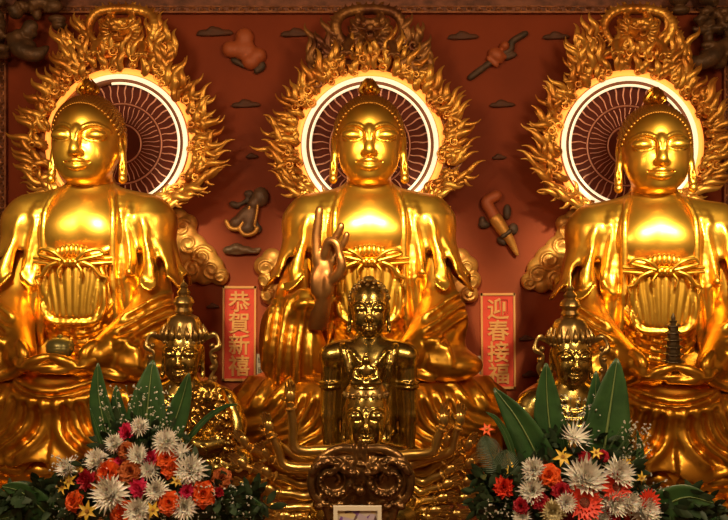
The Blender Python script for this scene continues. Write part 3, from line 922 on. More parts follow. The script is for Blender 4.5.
def sculpt_skirt():
    """crossed legs under the robe, falling in a fan of folds over the seat"""
    c = Clay((-1.6, -1.35, -2.0), (1.6, .70, -.60), .02)
    c.ell((0, .0, -1.36), (1.22, .62, .42))
    for s in (-1, 1):
        c.cap((s * 1.00, -.30, -1.37), (s * .10, -.84, -1.17), .23, .17, .12)
        c.ell((s * 1.05, -.25, -1.42), (.29, .42, .24), .1)
        c.cap((s * .4, .1, -1.0), (s * .66, -.1, -1.22), .3, .24, .15)
    def fall(X, Y, Z):
        a = np.arctan2(-(Y - .1), X)
        rx = 1.26 + .08 * sstep(-1.2, -1.85, Z); ry = .98 + .20 * sstep(-1.2, -1.85, Z)
        q = np.sqrt((X / rx) ** 2 + ((Y - .1) / ry) ** 2)
        A = .05 * sstep(-1.3, -1.75, Z)
        fold = np.abs(np.sin(6.0 * a + 1.6 * (Z + 1.2) * np.sign(X) + .6 * np.sin(3.1 * a))) - .6
        hem = -1.82 + .045 * np.sin(12 * a + .5) + .03 * np.cos(3 * a)
        d = (q - 1) * .9 - A * fold
        return np.maximum(np.maximum(d, hem - Z), (Z + 1.10 + .22 * q * q) * .85)
    c.fn(fall, .25)
    # folds of cloth gathered across the ankles
    for k in range(3):
        z = -1.07 - .055 * k
        c.stroke([(-.62 + .1 * k, z + .07), (-.32, z - .03), (0, z - .09), (.32, z - .03), (.62 - .1 * k, z + .07)], [.006, .026, .028, .026, .006], .04, k % 2 == 1, inset=.004)
    for s in (-1, 1):
        for k in range(7):
            u = k / 6
            x0 = s * (.06 + .66 * u); z0 = -1.24 + .03 * u
            x2 = s * (.26 + 1.06 * u ** .85); z2 = -1.70 + .16 * u
            x1 = .5 * (x0 + x2) - s * (.08 + .06 * u); z1 = .5 * (z0 + z2) - .03
            c.stroke([(x0, z0), (x1, z1), (x2, z2)], [.010, .050, .042], .06, inset=.008)
            x0 += s * .07; x1 += s * .10; x2 += s * .11
            c.stroke([(x0, z0 - .03), (x1, z1), (x2, z2)], [.006, .042, .036], .06, True, inset=-.008)
        for k in range(3):     # knee creases
            c.stroke([(s * (.60 + .2 * k), -1.02 - .01 * k), (s * (.75 + .19 * k), -1.14), (s * (.93 + .16 * k), -1.34)], [.006, .026, .010], .06, inset=.006)
    return c

def finger(c, pts, r0, r1, k=.012):
    n = len(pts)
    c.chain(pts, list(np.linspace(r0, r1, n)), k)

def sculpt_lap_hands():
    """both hands laid in the lap, fingers overlapping, thumbs touching"""
    c = Clay((-.55, -1.25, -1.15), (.55, -.55, -.70), .010)
    for s in (-1, 1):
        c.cap((s * .40, -.80, -.875), (s * .27, -.93, -.915), .072, .070)
        c.ell((s * .17, -.97, -.945), (.15, .095, .042), .05)
        for i in range(4):
            y = -1.045 + .048 * i
            z = -.962 + (.018 if s > 0 else -.014)
            L = (.30, .335, .32, .25)[3 - i]
            finger(c, [(s * .07, y + .02, z + .005), (s * (.07 - L * .45), y, z + .004), (s * (.07 - L * .85), y + .01, z - .006)], .030, .023)
        finger(c, [(s * .20, -1.02, -.915), (s * .11, -1.045, -.875), (s * .018, -1.03, -.850)], .034, .025, .03)
    return c

def sculpt_raised_hand():
    """hand lifted with the palm forward, index finger up, middle finger meeting the thumb"""
    c = Clay((-.80, -.86, -.62), (-.12, -.40, .60), .010)
    x, y = -.415, -.62
    c.cap((x - .06, y + .10, -.60), (x - .01, y + .02, -.33), .085, .075)
    c.ell((x - .012, y, -.17), (.090, .050, .16), .05)
    c.ell((x + .035, y - .035, -.25), (.045, .045, .09), .04)          # ball of the thumb
    c.ell((x - .075, y - .02, -.24), (.045, .04, .10), .04)
    finger(c, [(x - .060, y, -.06), (x - .066, y + .005, .12), (x - .052, y + .0, .25), (x - .040, y - .01, .36)], .038, .027, .02)      # index
    finger(c, [(x + .0, y - .01, -.02), (x + .035, y - .05, .095), (x + .10, y - .08, .085), (x + .125, y - .09, .0)], .035, .026, .012)   # middle, bent to the thumb
    finger(c, [(x + .055, y - .03, -.22), (x + .115, y - .07, -.17), (x + .145, y - .09, -.09), (x + .130, y - .09, -.015)], .040, .026, .02)   # thumb
    finger(c, [(x + .03, y + .02, -.03), (x + .075, y + .02, .10), (x + .12, y + .0, .18), (x + .14, y - .01, .23)], .034, .024, .012)
    finger(c, [(x + .06, y + .03, -.07), (x + .125, y + .03, .04), (x + .17, y + .01, .11), (x + .185, y + .0, .16)], .030, .021, .012)     # little finger
    return c

def hair_mesh():
    """cap of small curls with a low crown bump"""
    m = MB()
    c0 = Vector((0, .055, .10)); R = Vector((.318, .370, .350))
    # the cap itself, cut along the hairline
    n, k = 48, 22
    vs = []
    for i in range(k + 1):
        for j in range(n):
            q = 2 * PI * j / n
            fr = max(0, -math.sin(q))                      # 1 at the front
            low = .80 + (1 - fr) ** 1.25 * 1.34            # polar angle of the hairline
            t = low * i / k
            v = Vector((R.x * math.sin(t) * math.cos(q), R.y * math.sin(t) * math.sin(q), R.z * math.cos(t)))
            vs.append(c0 + v)
    fs = [(i * n + j, (i + 1) * n + j, (i + 1) * n + (j + 1) % n, i * n + (j + 1) % n) for i in range(k) for j in range(n)]
    m.add(vs, fs)
    m.ball((0, .09, .375), (.16, .17, .085), 20, 10)
    def curl(p, nrm, r):
        q = nrm.to_track_quat('Z', 'Y').to_matrix()
        m.ball(p, (r, r, r * .9), 8, 5, q)
    rows = 15
    for i in range(1, rows + 1):
        cnt = max(6, int(6.6 * i) if i < 12 else 72)
        for j in range(cnt):
            q = 2 * PI * (j + .5 * (i % 2)) / cnt
            fr = max(0, -math.sin(q))
            low = .80 + (1 - fr) ** 1.25 * 1.34
            t = low * i / rows
            d = Vector((R.x * math.sin(t) * math.cos(q), R.y * math.sin(t) * math.sin(q), R.z * math.cos(t)))
            curl(c0 + d * 1.005, Vector((d.x / R.x ** 2, d.y / R.y ** 2, d.z / R.z ** 2)).normalized(), .023)
    for i in range(1, 7):
        cnt = 5 * i
        for j in range(cnt):
            q = 2 * PI * (j + .5 * (i % 2)) / cnt; t = 1.5 * i / 6
            d = Vector((.16 * math.sin(t) * math.cos(q), .17 * math.sin(t) * math.sin(q), .09 * math.cos(t)))
            curl(Vector((0, .09, .375)) + d, d.normalized(), .023)
    return m

def jewel_mesh():
    m = MB()
    m.lathe([(.07, 0), (.085, .02), (.06, .04), (.075, .06), (.08, .09), (.055, .14), (.02, .185), (.004, .20)], (0, .0, .50), 16)
    for k in range(7):
        q = 2 * PI * k / 7
        m.tube(spline([(.06 * math.cos(q), .06 * math.sin(q), .50), (.11 * math.cos(q), .11 * math.sin(q), .55), (.07 * math.cos(q + .5), .07 * math.sin(q + .5), .64), (.03 * math.cos(q + .8), .03 * math.sin(q + .8), .70)], 4), [.02, .024, .026, .027, .026, .025, .022, .02, .017, .013, .009, .006, .003], 6)
    m.v = [(x * .82, y * .82, .465 + (z - .50) * .80) for x, y, z in m.v]
    return m

def earring_mesh(s):
    m = MB()
    m.ball((s * .333, -.03, -.35), (.042, .042, .048), 12, 8)
    m.ball((s * .333, -.03, -.30), (.024, .024, .02), 10, 6)
    return m

def pedestal_mesh_parts(parent):
    """lotus seat: band of beads, petals, waist, foot"""
    m = MB()
    prof = [(1.29, -1.99), (1.31, -1.96), (1.31, -1.84), (1.28, -1.78), (1.2, -1.72)]
    body = [(1.28, -2.35), (1.33, -2.33), (1.33, -2.24), (1.28, -2.20), (1.22, -2.10), (1.28, -2.0)] + prof
    A = Matrix(((1.0, 0, 0), (0, .80, 0), (0, 0, 1)))
    m.lathe([(r, h + BASE) for r, h in body], (0, .08, 0), 72, A)
    base = m.build('seat_base', M['gold'], parent)
    p = MB()
    for row, (rr, z0, L, w, off) in enumerate(((1.23, -1.98, .20, .155, 0),)):
        for k in range(30):
            a = 2 * PI * (k + off) / 30
            if math.sin(a) > .55: continue
            d = Vector((math.cos(a), 0.80 * math.sin(a), 0)); t = Vector((-math.sin(a), 0.80 * math.cos(a), 0)).normalized()
            c = Vector((0, .08, BASE)) + d * rr
            vs = []; nu, nv = 7, 7
            for i in range(nu):
                u = i / (nu - 1)
                wd = w * math.sin(PI * (.5 + .5 * u)) ** .6 if u < 1 else 0
                for j in range(nv):
                    v = -1 + 2 * j / (nv - 1)
                    out = .12 * math.sin(u * 2.6) * (1 - .5 * v * v)
                    vs.append(c + t * (wd * v) + Vector((0, 0, z0 + L * u)) + d.normalized() * out)
            fs = [(i * nv + j, i * nv + j + 1, (i + 1) * nv + j + 1, (i + 1) * nv + j) for i in range(nu - 1) for j in range(nv - 1)]
            p.add(vs, fs)
    p.build('lotus_petal_band', M['gold'], parent)
    b = MB()
    for k in range(42):
        a = 2 * PI * (k + .5) / 42
        if math.sin(a) > .55: continue
        for zz, r in ((-2.10, .095), (-2.235, .05)):
            b.ball((1.27 * math.cos(a), .08 + 1.29 * .80 * math.sin(a), zz + BASE), r, 14, 9)
    b.build('bead_band', M['gold'], parent)

def great_statue(X, raised, label, meshes, yaw=0, drop=0):
    e = empty('seated_statue', (X, 8.5, ZC - BASE - drop), label, 'statue', 'great gilded statues before the red wall')
    e.rotation_euler.z = math.radians(yaw)
    hz = 1.17 + BASE
    def part(key, name, mat, build, loc=(0, 0, 0)):
        if key not in meshes:
            o = build(name, mat); meshes[key] = o.data; o.parent = e
        else:
            o = bpy.data.objects.new(name, meshes[key]); link(o, e)
        o.location = loc
        if key in ('head', 'hair', 'jewel', 'er', 'el'): o.scale = (1.07, 1.05, 1.04)
        return o
    part('head', 'head', M['gold'], lambda n, m: sculpt_head().skin(n, m), (0, 0, hz))
    h = part('hair', 'hair', M['gold_hair'], lambda n, m: hair_mesh().build(n, m), (0, 0, hz))
    j = part('jewel', 'topknot_jewel', M['gold'], lambda n, m: jewel_mesh().build(n, m), (0, 0, hz))
    part('er', 'earring', M['gold'], lambda n, m: earring_mesh(1).build(n, m), (0, 0, hz))
    part('el', 'earring', M['gold'], lambda n, m: earring_mesh(-1).build(n, m), (0, 0, hz))
    part('torso', 'torso', M['gold'], lambda n, m: sculpt_torso().skin(n, m, None, OR))
    part('apron', 'apron', M['gold'], lambda n, m: sculpt_apron().skin(n, m, None, OR))
    part('bow', 'cord_bow', M['gold'], lambda n, m: bow_mesh().build(n, m), (0, 0, BASE))
    part('robe', 'outer_robe', M['gold'], lambda n, m: sculpt_outer_robe().skin(n, m, None, OR))
    part('sleeves%d' % raised, 'sleeves', M['gold'], lambda n, m: sculpt_sleeves(raised).skin(n, m, None, OR))
    part('skirt', 'robe_skirt', M['gold'], lambda n, m: sculpt_skirt().skin(n, m, None, OR))
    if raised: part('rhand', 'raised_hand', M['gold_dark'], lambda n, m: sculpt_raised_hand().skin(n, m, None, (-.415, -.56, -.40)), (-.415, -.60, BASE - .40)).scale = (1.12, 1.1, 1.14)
    else: part('lhands', 'folded_hands', M['gold'], lambda n, m: sculpt_lap_hands().skin(n, m, None, OR))
    if 'seat' not in meshes:
        pedestal_mesh_parts(e)
        meshes['seat'] = [o for o in e.children if o.name.split('.')[0] in ('seat_base', 'lotus_petal_band', 'bead_band')]
    else:
        for o in meshes['seat']:
            c = o.copy(); link(c, e)
    return e

statue_meshes = {}
great_statue(-2.76, False, 'golden seated statue holding a lidded bowl in its lap', statue_meshes)
great_statue(.05, True, 'golden seated statue in the middle with one hand raised before its chest', statue_meshes)
great_statue(2.91, False, 'golden seated statue with a small dark pagoda on its hands', statue_meshes, -9, .09)
# ------------------------------------------------------------------ the front altar and the brass statues on it
TOPZ = ZC - 2.05
e = empty('altar_table', (0, 6.15, 0), 'dark red lacquered altar table under the flowers and brass statues', 'table')
def child_box(name, c, d, mat, par):
    mm = MB(); mm.box(Vector(c) - par.location, d); return mm.build(name, mat, par, smooth=False)
child_box('table_top', (0, 6.12, TOPZ - .04), (5.6, 2.5, .08), M['stone'], e)
child_box('front_panel', (0, 5.0, TOPZ / 2 - .04), (5.4, .06, TOPZ - .08), M['stone'], e)
for sx in (-2.6, 2.6):
    for sy in (5.15, 7.1): child_box('leg', (sx, sy, TOPZ / 2 - .04), (.12, .12, TOPZ - .08), M['stone'], e)
e = empty('statue_plinth', (0, 8.6, 0), 'low dark plinth carrying the three great gilded statues', 'plinth')
child_box('plinth_body', (.07, 8.68, (ZC - BASE) / 2 - .075), (8.9, 2.48, ZC - BASE - .15), M['stone'], e)
child_box('plinth_top', (.07, 8.68, ZC - BASE - .12), (9.0, 2.54, .06), M['stone'], e)
for X, lab in ((-2.76, 'low dark slab under the seat of the statue holding a bowl'), (.05, 'low dark slab under the seat of the middle statue')):
    mm = MB(); mm.box((0, 0, .045), (2.7, 2.3, .09))
    o = mm.build('riser_slab', M['stone'], smooth=False); o.location = (X, 8.66, ZC - BASE - .09)
    tag(o, lab, 'slab', 'slabs under the great statues', 'thing')

def copy_head(parent, loc, scale, mat, rot=0):
    o = bpy.data.objects.new('head', statue_meshes['head'].copy()); o.data.materials.clear(); o.data.materials.append(mat)
    link(o, parent); o.location = loc; o.scale = scale; o.rotation_euler = (rot, 0, 0)
    return o
def loc_of(e, px, py, Y):
    return at(px, py, Y) - e.location

# ---- tall slim brass figure behind
Y1 = 7.05; k1 = Y1 / F
p = at(369, 310, Y1)
e = empty('standing_statue', (p.x, Y1, TOPZ), 'tall slim dark brass statue with bare shoulders in front of the middle statue', 'statue')
hz = p.z - TOPZ
copy_head(e, (0, 0, hz), (.50, .50, .56), M['brass'])
hm = MB(); hm.ball((0, .03, hz + .075), (.165, .19, .175), 20, 10); hm.ball((0, .04, hz + .24), (.06, .07, .05), 12, 8)
for k in range(60):
    q = k * 2.39996; t = math.acos(1 - k / 60 * .95)
    if math.sin(q) < -.3 and t > .95: continue
    hm.ball((.165 * math.sin(t) * math.cos(q), .03 + .19 * math.sin(t) * math.sin(q), hz + .075 + .175 * math.cos(t)), .018, 7, 5)
hm.build('hair', M['brass_dark'], e)
c = Clay((-.55, -.35, -hz), (.55, .35, -.15), .012)
zz = lambda py: -(py - 310) * k1
c.ell((0, .02, zz(385)), (.235, .155, .36))
c.ell((0, -.02, zz(362)), (.22, .15, .16), .08)
c.cap((0, .03, zz(325)), (0, .03, zz(345)), .095, .12, .06)
c.cap((-.20, .02, zz(352)), (.20, .02, zz(352)), .10, .10, .08)
c.cap((0, .02, zz(420)), (0, .03, -hz + .28), .23, .26, .1)
for s in (-1, 1):
    c.ell((s * .30, .02, zz(356)), (.115, .11, .105), .07)
    c.cap((s * .305, .02, zz(360)), (s * .325, .0, zz(415)), .092, .080, .03)
    c.cap((s * .325, .0, zz(415)), (s * .300, -.06, zz(470)), .078, .058, .02)
    for z in (382, 386): c.chain([(s * .32 - .09, -.02, zz(z)), (s * .32, -.10, zz(z)), (s * .32 + .09, -.02, zz(z))], .012, .01)
    c.stroke([(s * .22, zz(345)), (s * .17, zz(370)), (s * .12, zz(400)), (s * .05, zz(430))], .018, .02)
    c.stroke([(s * .16, zz(352)), (s * .10, zz(385)), (s * .04, zz(405))], .012, .02, True)
c.stroke([(-.15, zz(349)), (0, zz(366)), (.15, zz(349))], .012, .015)
for k in range(5): c.stroke([(-.2, zz(430 + 14 * k)), (0, zz(440 + 14 * k)), (.2, zz(430 + 14 * k))], .014, .03)
o = c.skin('body', M['brass'], e); o.location = (0, 0, hz)

# ---- many-armed brass statue before it
Y2 = 6.35; k2 = Y2 / F
p = at(366, 416, Y2)
e = empty('many_armed_statue', (p.x, Y2, TOPZ), 'dark brass statue with a fan of many arms and a tall crown', 'statue')
hz = p.z - TOPZ
copy_head(e, (0, 0, hz), (.50, .50, .58), M['brass'])
cr = MB()
cr.lathe([(.158, .150), (.164, .158), (.162, .17), (.150, .205), (.118, .245), (.065, .27), (.01, .28)], (0, .02, hz), 32, None, 0, 7, .012)
for k in range(9):
    q = -PI / 2 + (k - 4) * .34
    c0 = Vector((.158 * math.cos(q), .02 + .158 * math.sin(q), hz + .155))
    cr.tube(spline([c0, c0 + Vector((.0, .0, .02)), c0 + Vector((-.012 * math.cos(q), -.012 * math.sin(q), .045 - .003 * abs(k - 4)))], 4), [.010, .014, .018, .020, .019, .016, .012, .008, .003], 7)
    cr.ball(c0 + Vector((0, -.01, .0)), .013, 8, 6)
cr.ball((0, -.172, hz + .088), (.014, .01, .014), 8, 6)
tag(cr.build('crown', M['brass_dark'], e), 'crown with a low leafy band')
# small seated image in the crown
c = Clay((-.14, -.12, -.16), (.14, .12, .18), .006)
c.ell((0, 0, .10), (.034, .036, .044)); c.ell((0, .0, .15), (.015, .015, .016), .01)
c.ell((0, .0, .01), (.058, .045, .075), .02); c.cap((-.06, -.01, .04), (.06, -.01, .04), .022, .022, .02)
for s in (-1, 1):
    c.chain([(s * .065, 0, .035), (s * .08, -.03, -.02), (s * .02, -.06, -.035)], [.02, .018, .013], .01)
    c.cap((s * .09, -.02, -.06), (0, -.06, -.06), .028, .022, .015)
c.ell((0, 0, -.10), (.10, .07, .03), .01)
o = c.skin('crown_image', M['brass'], e); o.location = (.0, -.06, hz + .32)
c = Clay((-.5, -.34, -.75), (.5, .34, -.05), .012)
c.cap((0, .03, -.1), (0, .03, -.3), .09, .12, .05)
c.ell((0, .04, -.5), (.30, .17, .34), .06); c.cap((-.25, .05, -.34), (.25, .05, -.34), .11, .11, .08)
c.ell((0, .0, -.72), (.42, .3, .22), .08)
for k in range(4): c.stroke([(-.2 - .03 * k, -.3 - .03 * k), (0, -.42 - .07 * k), (.2 + .03 * k, -.3 - .03 * k)], .014, .015)
o = c.skin('body', M['brass'], e); o.location = (0, 0, hz)
def seat(e, rad, z1, name='seat_base', mat='brass', yr=.8):
    mm = MB(); A = Matrix(((1, 0, 0), (0, yr, 0), (0, 0, 1)))
    mm.lathe([(rad * .9, 0), (rad, .03), (rad * .96, .08), (rad * .75, z1 * .5), (rad * .8, z1 * .75), (rad * .95, z1)], (0, .03, 0), 40, A, 0, 20, .02)
    return mm.build(name, M[mat], e)
seat(e, .46, max(.1, hz - .72))

def arm_mesh(sh, el, wr, fdir, r=.042, spread=None):
    """arm with a bangle and an open hand of five fingers"""
    mm = MB()
    sh, el, wr, fdir = Vector(sh), Vector(el), Vector(wr), Vector(fdir).normalized()
    q = spline([sh, sh.lerp(el, .5), el, el.lerp(wr, .5), wr], 5)
    n = len(q); rad = [r * (1.12 - .50 * i / (n - 1)) * (1.08 if abs(i - n // 2) < 2 else 1) for i in range(n)]
    mm.tube(q, rad, 10)
    d = (wr - el).normalized()
    side = d.cross(Vector((0, 1, 0))).normalized(); nrm = Vector((0, -1, 0))
    b = el.lerp(wr, .86)
    mm.tube([b - d * .012, b - d * .004, b + d * .004, b + d * .012], [r * .7, r * .98, r * .98, r * .7], 12)
    pc = wr + fdir * .035
    Rm = Matrix((side, fdir.cross(side).normalized(), fdir)).transposed()
    mm.ball(pc, (.038, .020, .052), 10, 8, Rm)
    for i in range(4):
        o = side * (.026 - .0175 * i); L = (.075, .092, .086, .066)[i]
        f0 = pc + fdir * .038 + o
        f1 = f0 + (fdir + o * 3) .normalized() * (L * .5); f2 = f1 + (fdir + o * 2 + nrm * (.35 + .15 * i)).normalized() * (L * .5)
        mm.tube(spline([f0, f1, f2], 3), [.0105, .0105, .010, .0095, .009, .008, .005], 6)
    t0 = pc - fdir * .015 + side * .03; t1 = t0 + (side + fdir * .6 + nrm * .3).normalized() * .035; t2 = t1 + (fdir + side * .1 + nrm * .3).normalized() * .03
    mm.tube(spline([t0, t1, t2], 3), [.012, .012, .0115, .011, .010, .009, .005], 6)
    return mm
def P2(px, py, dy): 
    q = at(px, py, Y2 + dy); return q - e.location
R = random.Random(5)
# two foremost arms each side, as seen, then the fan
special = [((352, 452), (296, 449), (290, 402), -.22, (0, 0, 1)), ((350, 470), (286, 466), (270, 432), -.16, (-.25, -.1, 1)),
           ((385, 458), (432, 452), (443, 425), -.20, (.12, 0, 1)), ((385, 472), (449, 452), (459, 424), -.14, (.15, 0, 1))]
for s, l, w_, dy, fd in special:
    arm_mesh(P2(*s, -.05), P2(*l, dy), P2(*w_, dy - .04), fd).build('arm', M['brass_arm'], e)
for side in (-1, 1):
    for ring, (n, r1, r2, dy) in enumerate(((9, 66, 98, .03), (9, 84, 122, .09))):
        for i in range(n):
            a = math.radians(6 - 92 * (i + .5 * ring) / n)
            if side > 0: r1s, r2s = r1 * .86, r2 * .80
            else: r1s, r2s = r1, r2
            ex, ey = 368 + side * r1s * math.cos(a), 468 - r1s * math.sin(a)
            a2 = a + .42
            wx, wy = 368 + side * r2s * math.cos(a2 - .28), 468 - r2s * math.sin(a2 - .28) * 1.0 - 4
            ey = min(ey, 521); wy = min(wy, 517)
            fd = Vector((side * math.cos(a + .9), -.2, math.sin(a + .9)))
            arm_mesh(P2(368 + side * 20, 466, .06), P2(ex, ey, dy - .06 + .015 * i), P2(wx, wy, dy - .16 + .015 * i), fd, .040).build('arm', M['brass_arm'], e)

# ---- carved openwork stand in front with a small framed picture
Y3 = 5.55; k3 = Y3 / F
p = at(360, 520, Y3)
e = empty('carved_stand', (p.x, Y3, TOPZ), 'lobed dark brass stand carved with two coiling dragons', 'stand')
z0 = p.z - TOPZ
c = Clay((-.46, -.17, -.30), (.46, .12, .58), .0075)
def W3(px, py): return ((px - 360) * k3, -(py - 520) * k3)
for px, py, rx, ry in ((334, 478, 25, 27), (387, 480, 25, 27), (360, 470, 22, 20), (360, 500, 26, 25), (342, 505, 12, 25), (378, 505, 12, 25)):
    x, z = W3(px, py); c.ell((x, .03, z), (rx * k3, .055, ry * k3), .05)
c.box((0, .03, -.12), (.24, .04, .16), .05, rnd=.03)
rim = [(358, 450), (340, 449), (322, 458), (312, 476), (314, 494), (326, 506), (331, 520)]
r_ = random.Random(2)
for k in range(60):
    x, z = W3(r_.uniform(318, 402), r_.uniform(455, 515)); y = c.surf(x, z)
    if not np.isnan(y): c.ell((x, y, z), (r_.uniform(.012, .03), .016, r_.uniform(.01, .022)), .008)
for sgn in (0, 1):
    pts = [W3(x if not sgn else 722 - x, y) for x, y in rim]
    c.chain([(x, .0, z) for x, z in pts], .026, .015)
    sx = -1 if sgn == 0 else 1
    coil = []
    for i in range(26):
        u = i / 25; q = 2 * PI * 1.45 * u + .4; r = (22 - 15 * u)
        coil.append(W3(360 + sx * (27 + r * math.cos(q) * 1.0), 479 - r * math.sin(q) * .95))
    c.stroke(coil, [.024 - .0004 * i for i in range(26)], .012, inset=-.008, n=3)
    for i in range(1, 25):
        x, z = coil[i]; y = c.surf(x, z)
        if not np.isnan(y): c.ell((x, y - .004, z), (.012, .014, .012), .006)
    # dragon's head towards the middle
    hx, hz_ = W3(360 + sx * 13, 466)
    c.ell((hx, -.07, hz_), (.050, .05, .040), .01); c.ell((hx - sx * .035, -.09, hz_ - .02), (.035, .04, .022), .01)
    c.ell((hx - sx * .01, -.118, hz_ + .015), (.012, .012, .012), .004)
    for k in range(4): c.chain([(hx + sx * .02, -.07, hz_ + .02), (hx + sx * (.05 + .015 * k), -.08, hz_ + .06 - .03 * k), (hx + sx * (.09 + .01 * k), -.06, hz_ + .07 - .04 * k)], [.014, .011, .004], .006)
    for k in range(7):
        x, z = W3(360 + sx * (20 + 7 * (k % 4)), 503 - 8 * (k // 4) + 3 * (k % 2)); c.ell((x, -.02, z), (.03, .03, .02), .012)
x, z = W3(360, 489); c.ell((x, -.05, z), (.035, .035, .035), .008)
for k in range(3): 
    x, z = W3(360 + 5 * (k - 1), 452 - (4 if k == 1 else 0)); c.cap((x, -.01, z - .05), (x * 1.2, -.02, z + .05), .02, .012, .01)
M['stand_brass'] = material('reddish_carved_brass', (.27, .155, .055), .3, .9, .25, 60, color2=(.15, .075, .03), vscale=14)
o = c.skin('carved_panel', M['stand_brass'], e); o.location = (0, 0, z0)
mm = MB(); mm.lathe([(.27, 0), (.28, .02), (.25, .05), (.14, .08), (.12, max(.1, z0 - .28)), (.2, max(.12, z0 - .2))], (0, .03, 0), 32)
mm.build('stand_foot', M['brass_dark'], e)

Y4 = 5.2; k4 = Y4 / F
p = at(357.5, 506, Y4)
W_, H_ = 48 * k4, p.z - TOPZ - .06
e = empty('picture_frame', (p.x, Y4, TOPZ), 'small white framed picture with violet patches before the carved stand', 'picture')
fm = MB(); bz = H_ + .06; bt = 4 * k4
fm.box((0, .0, bz - bt / 2), (W_ - 2 * bt, .03, bt)); fm.box((0, 0, .06 + bt / 2), (W_ - 2 * bt, .03, bt))
for s in (-1, 1): fm.box((s * (W_ / 2 - bt / 2), 0, (bz + .06) / 2), (bt, .03, H_))
M['frame_white'] = material('white_frame', (.75, .70, .58), .4)
fm.build('frame', M['frame_white'], e, smooth=False)
pm = bpy.data.materials.new('violet_picture'); pm.use_nodes = True
nt = pm.node_tree; b = nt.nodes['Principled BSDF']; b.inputs['Roughness'].default_value = .35
vo = nt.nodes.new('ShaderNodeTexVoronoi'); vo.inputs['Scale'].default_value = 22
tcn = nt.nodes.new('ShaderNodeTexCoord'); nt.links.new(tcn.outputs['Object'], vo.inputs['Vector'])
rp = nt.nodes.new('ShaderNodeValToRGB'); rp.color_ramp.interpolation = 'CONSTANT'
for i, (ps, cl) in enumerate(((0, (.55, .50, .45)), (.35, (.20, .10, .34)), (.55, (.48, .40, .52)), (.75, (.16, .10, .12)), (.88, (.6, .5, .3)))):
    el = rp.color_ramp.elements[i] if i < 2 else rp.color_ramp.elements.new(ps)
    el.position = ps; el.color = (*cl, 1)
sp = nt.nodes.new('ShaderNodeSeparateColor'); nt.links.new(vo.outputs['Color'], sp.inputs[0]); nt.links.new(sp.outputs[0], rp.inputs['Fac']); nt.links.new(rp.outputs['Color'], b.inputs['Base Color'])
q = MB(); q.box((0, .004, .06 + H_ / 2), (W_ - bt, .012, H_ - bt)); q.build('picture', pm, e, smooth=False)
q = MB(); q.box((0, .01, .03), (W_ * .8, .09, .06)); q.build('foot', M['brass_dark'], e, smooth=False)

# ---- crowned bronze statues either side
def crowned(px, py, Y, label, tall, knee):
    k = Y / F; p = at(px, py, Y)
    e = empty('crowned_statue', (p.x, Y, TOPZ), label, 'statue')
    hz = p.z - TOPZ
    sc = .50
    copy_head(e, (0, 0, hz), (.50, .50, .56), M['brass'])
    cr = MB()
    cr.lathe([(.155, .11), (.165, .12), (.168, .15), (.155, .19), (.145, .26), (.12, .31), (.07, .335), (.03, .34)], (0, .03, hz), 32, None, 0, 8, .025)
    cr.lathe([(.05, .33), (.075, .36), (.06, .39), (.085, .43), (.07, .47), (.045, .49), (.055, .515), (.028, .55), (.035, .57), (.014, .60), (.010, .60 + tall), (.002, .62 + tall)], (0, .03, hz), 18, None, 0, 6, .06)
    for j in range(11):
        q = -PI / 2 + (j - 5) * .36
        c0 = Vector((.160 * math.cos(q), .03 + .160 * math.sin(q), hz + .13)); u = Vector((math.cos(q), math.sin(q), 0))
        cr.tube(spline([c0, c0 + u * .02 + Vector((0, 0, .05)), c0 - u * .005 + Vector((0, 0, .12))], 4), [.015, .02, .024, .024, .021, .017, .012, .008, .003], 7)
        cr.ball(c0 - Vector((0, 0, .02)), .018, 8, 6)
    tag(cr.build('crown', M['brass_dark'], e), 'tarnished tiered crown with a spire')
    for s in (-1, 1):      # side ribbons curling by the ears
        rb = MB()
        rb.tube(spline([(s * .17, .02, hz + .12), (s * .26, .0, hz + .17), (s * .30, -.02, hz + .08), (s * .235, -.03, hz + .02), (s * .27, -.02, hz - .09), (s * .23, -.02, hz - .20), (s * .25, 0, hz - .30)], 6), [.014 + .012 * math.sin(i * .35) ** 2 for i in range(37)], 7, .6)
        for j in range(4): rb.ball((s * (.245 + .02 * (j % 2)), -.03, hz + .08 - .09 * j), .024, 8, 6)
        rb.build('ribbon', M['brass_dark'], e)
    c = Clay((-.62, -.46, -1.0), (.62, .4, -.1), .013)
    c.cap((0, .04, -.15), (0, .04, -.32), .1, .13, .05)
    c.ell((0, .05, -.55), (.30, .19, .36), .06); c.cap((-.26, .05, -.36), (.26, .05, -.36), .11, .11, .08)
    for s in (-1, 1):
        c.chain([(s * .33, .04, -.38), (s * .42, -.04, -.62), (s * .22, -.26, -.70), (s * .04, -.30, -.62)], [.10, .085, .06, .04], .05)
        c.cap((s * .46, -.05, -.88), (s * .05, -.24, -.88), .13, .09, .06)
    for i in range(5): c.stroke([(-.2 - .02 * i, -.34 - .05 * i), (0, -.43 - .06 * i), (.2 + .02 * i, -.34 - .05 * i)], .013, .012)
    r = random.Random(4)
    for i in range(120):      # jewelled net over the robe
        x, z = r.uniform(-.42, .42), r.uniform(-.95, -.3); y = c.surf(x, z)
        if not np.isnan(y): c.ell((x, y, z), (.018, .014, .018), .006)
    o = c.skin('body', M['brass'], e); o.location = (0, 0, hz)
    if knee:
        x, z = (knee[0] - px) * k, hz - (knee[1] - py) * k
        c = Clay((-.3, -.24, -.36), (.3, .24, .36), .010)
        c.chain([(-.14, 0, -.32), (-.09, -.02, .05), (.0, -.03, .24), (.09, -.02, .05), (.16, 0, -.32)], [.07, .085, .085, .085, .07], .06)
        c.ell((0, .02, -.05), (.15, .09, .28), .06)
        for i in range(260):
            a, b = r.uniform(-.24, .24), r.uniform(-.33, .32); y = c.surf(a, b)
            if not np.isnan(y): c.ell((a, y, b), (.014, .013, .014), .004)
        o = c.skin('mantle', M['mantle'], e); o.location = (x, -.12, z)
    seat(e, .50, max(.1, hz - .92))
    return e
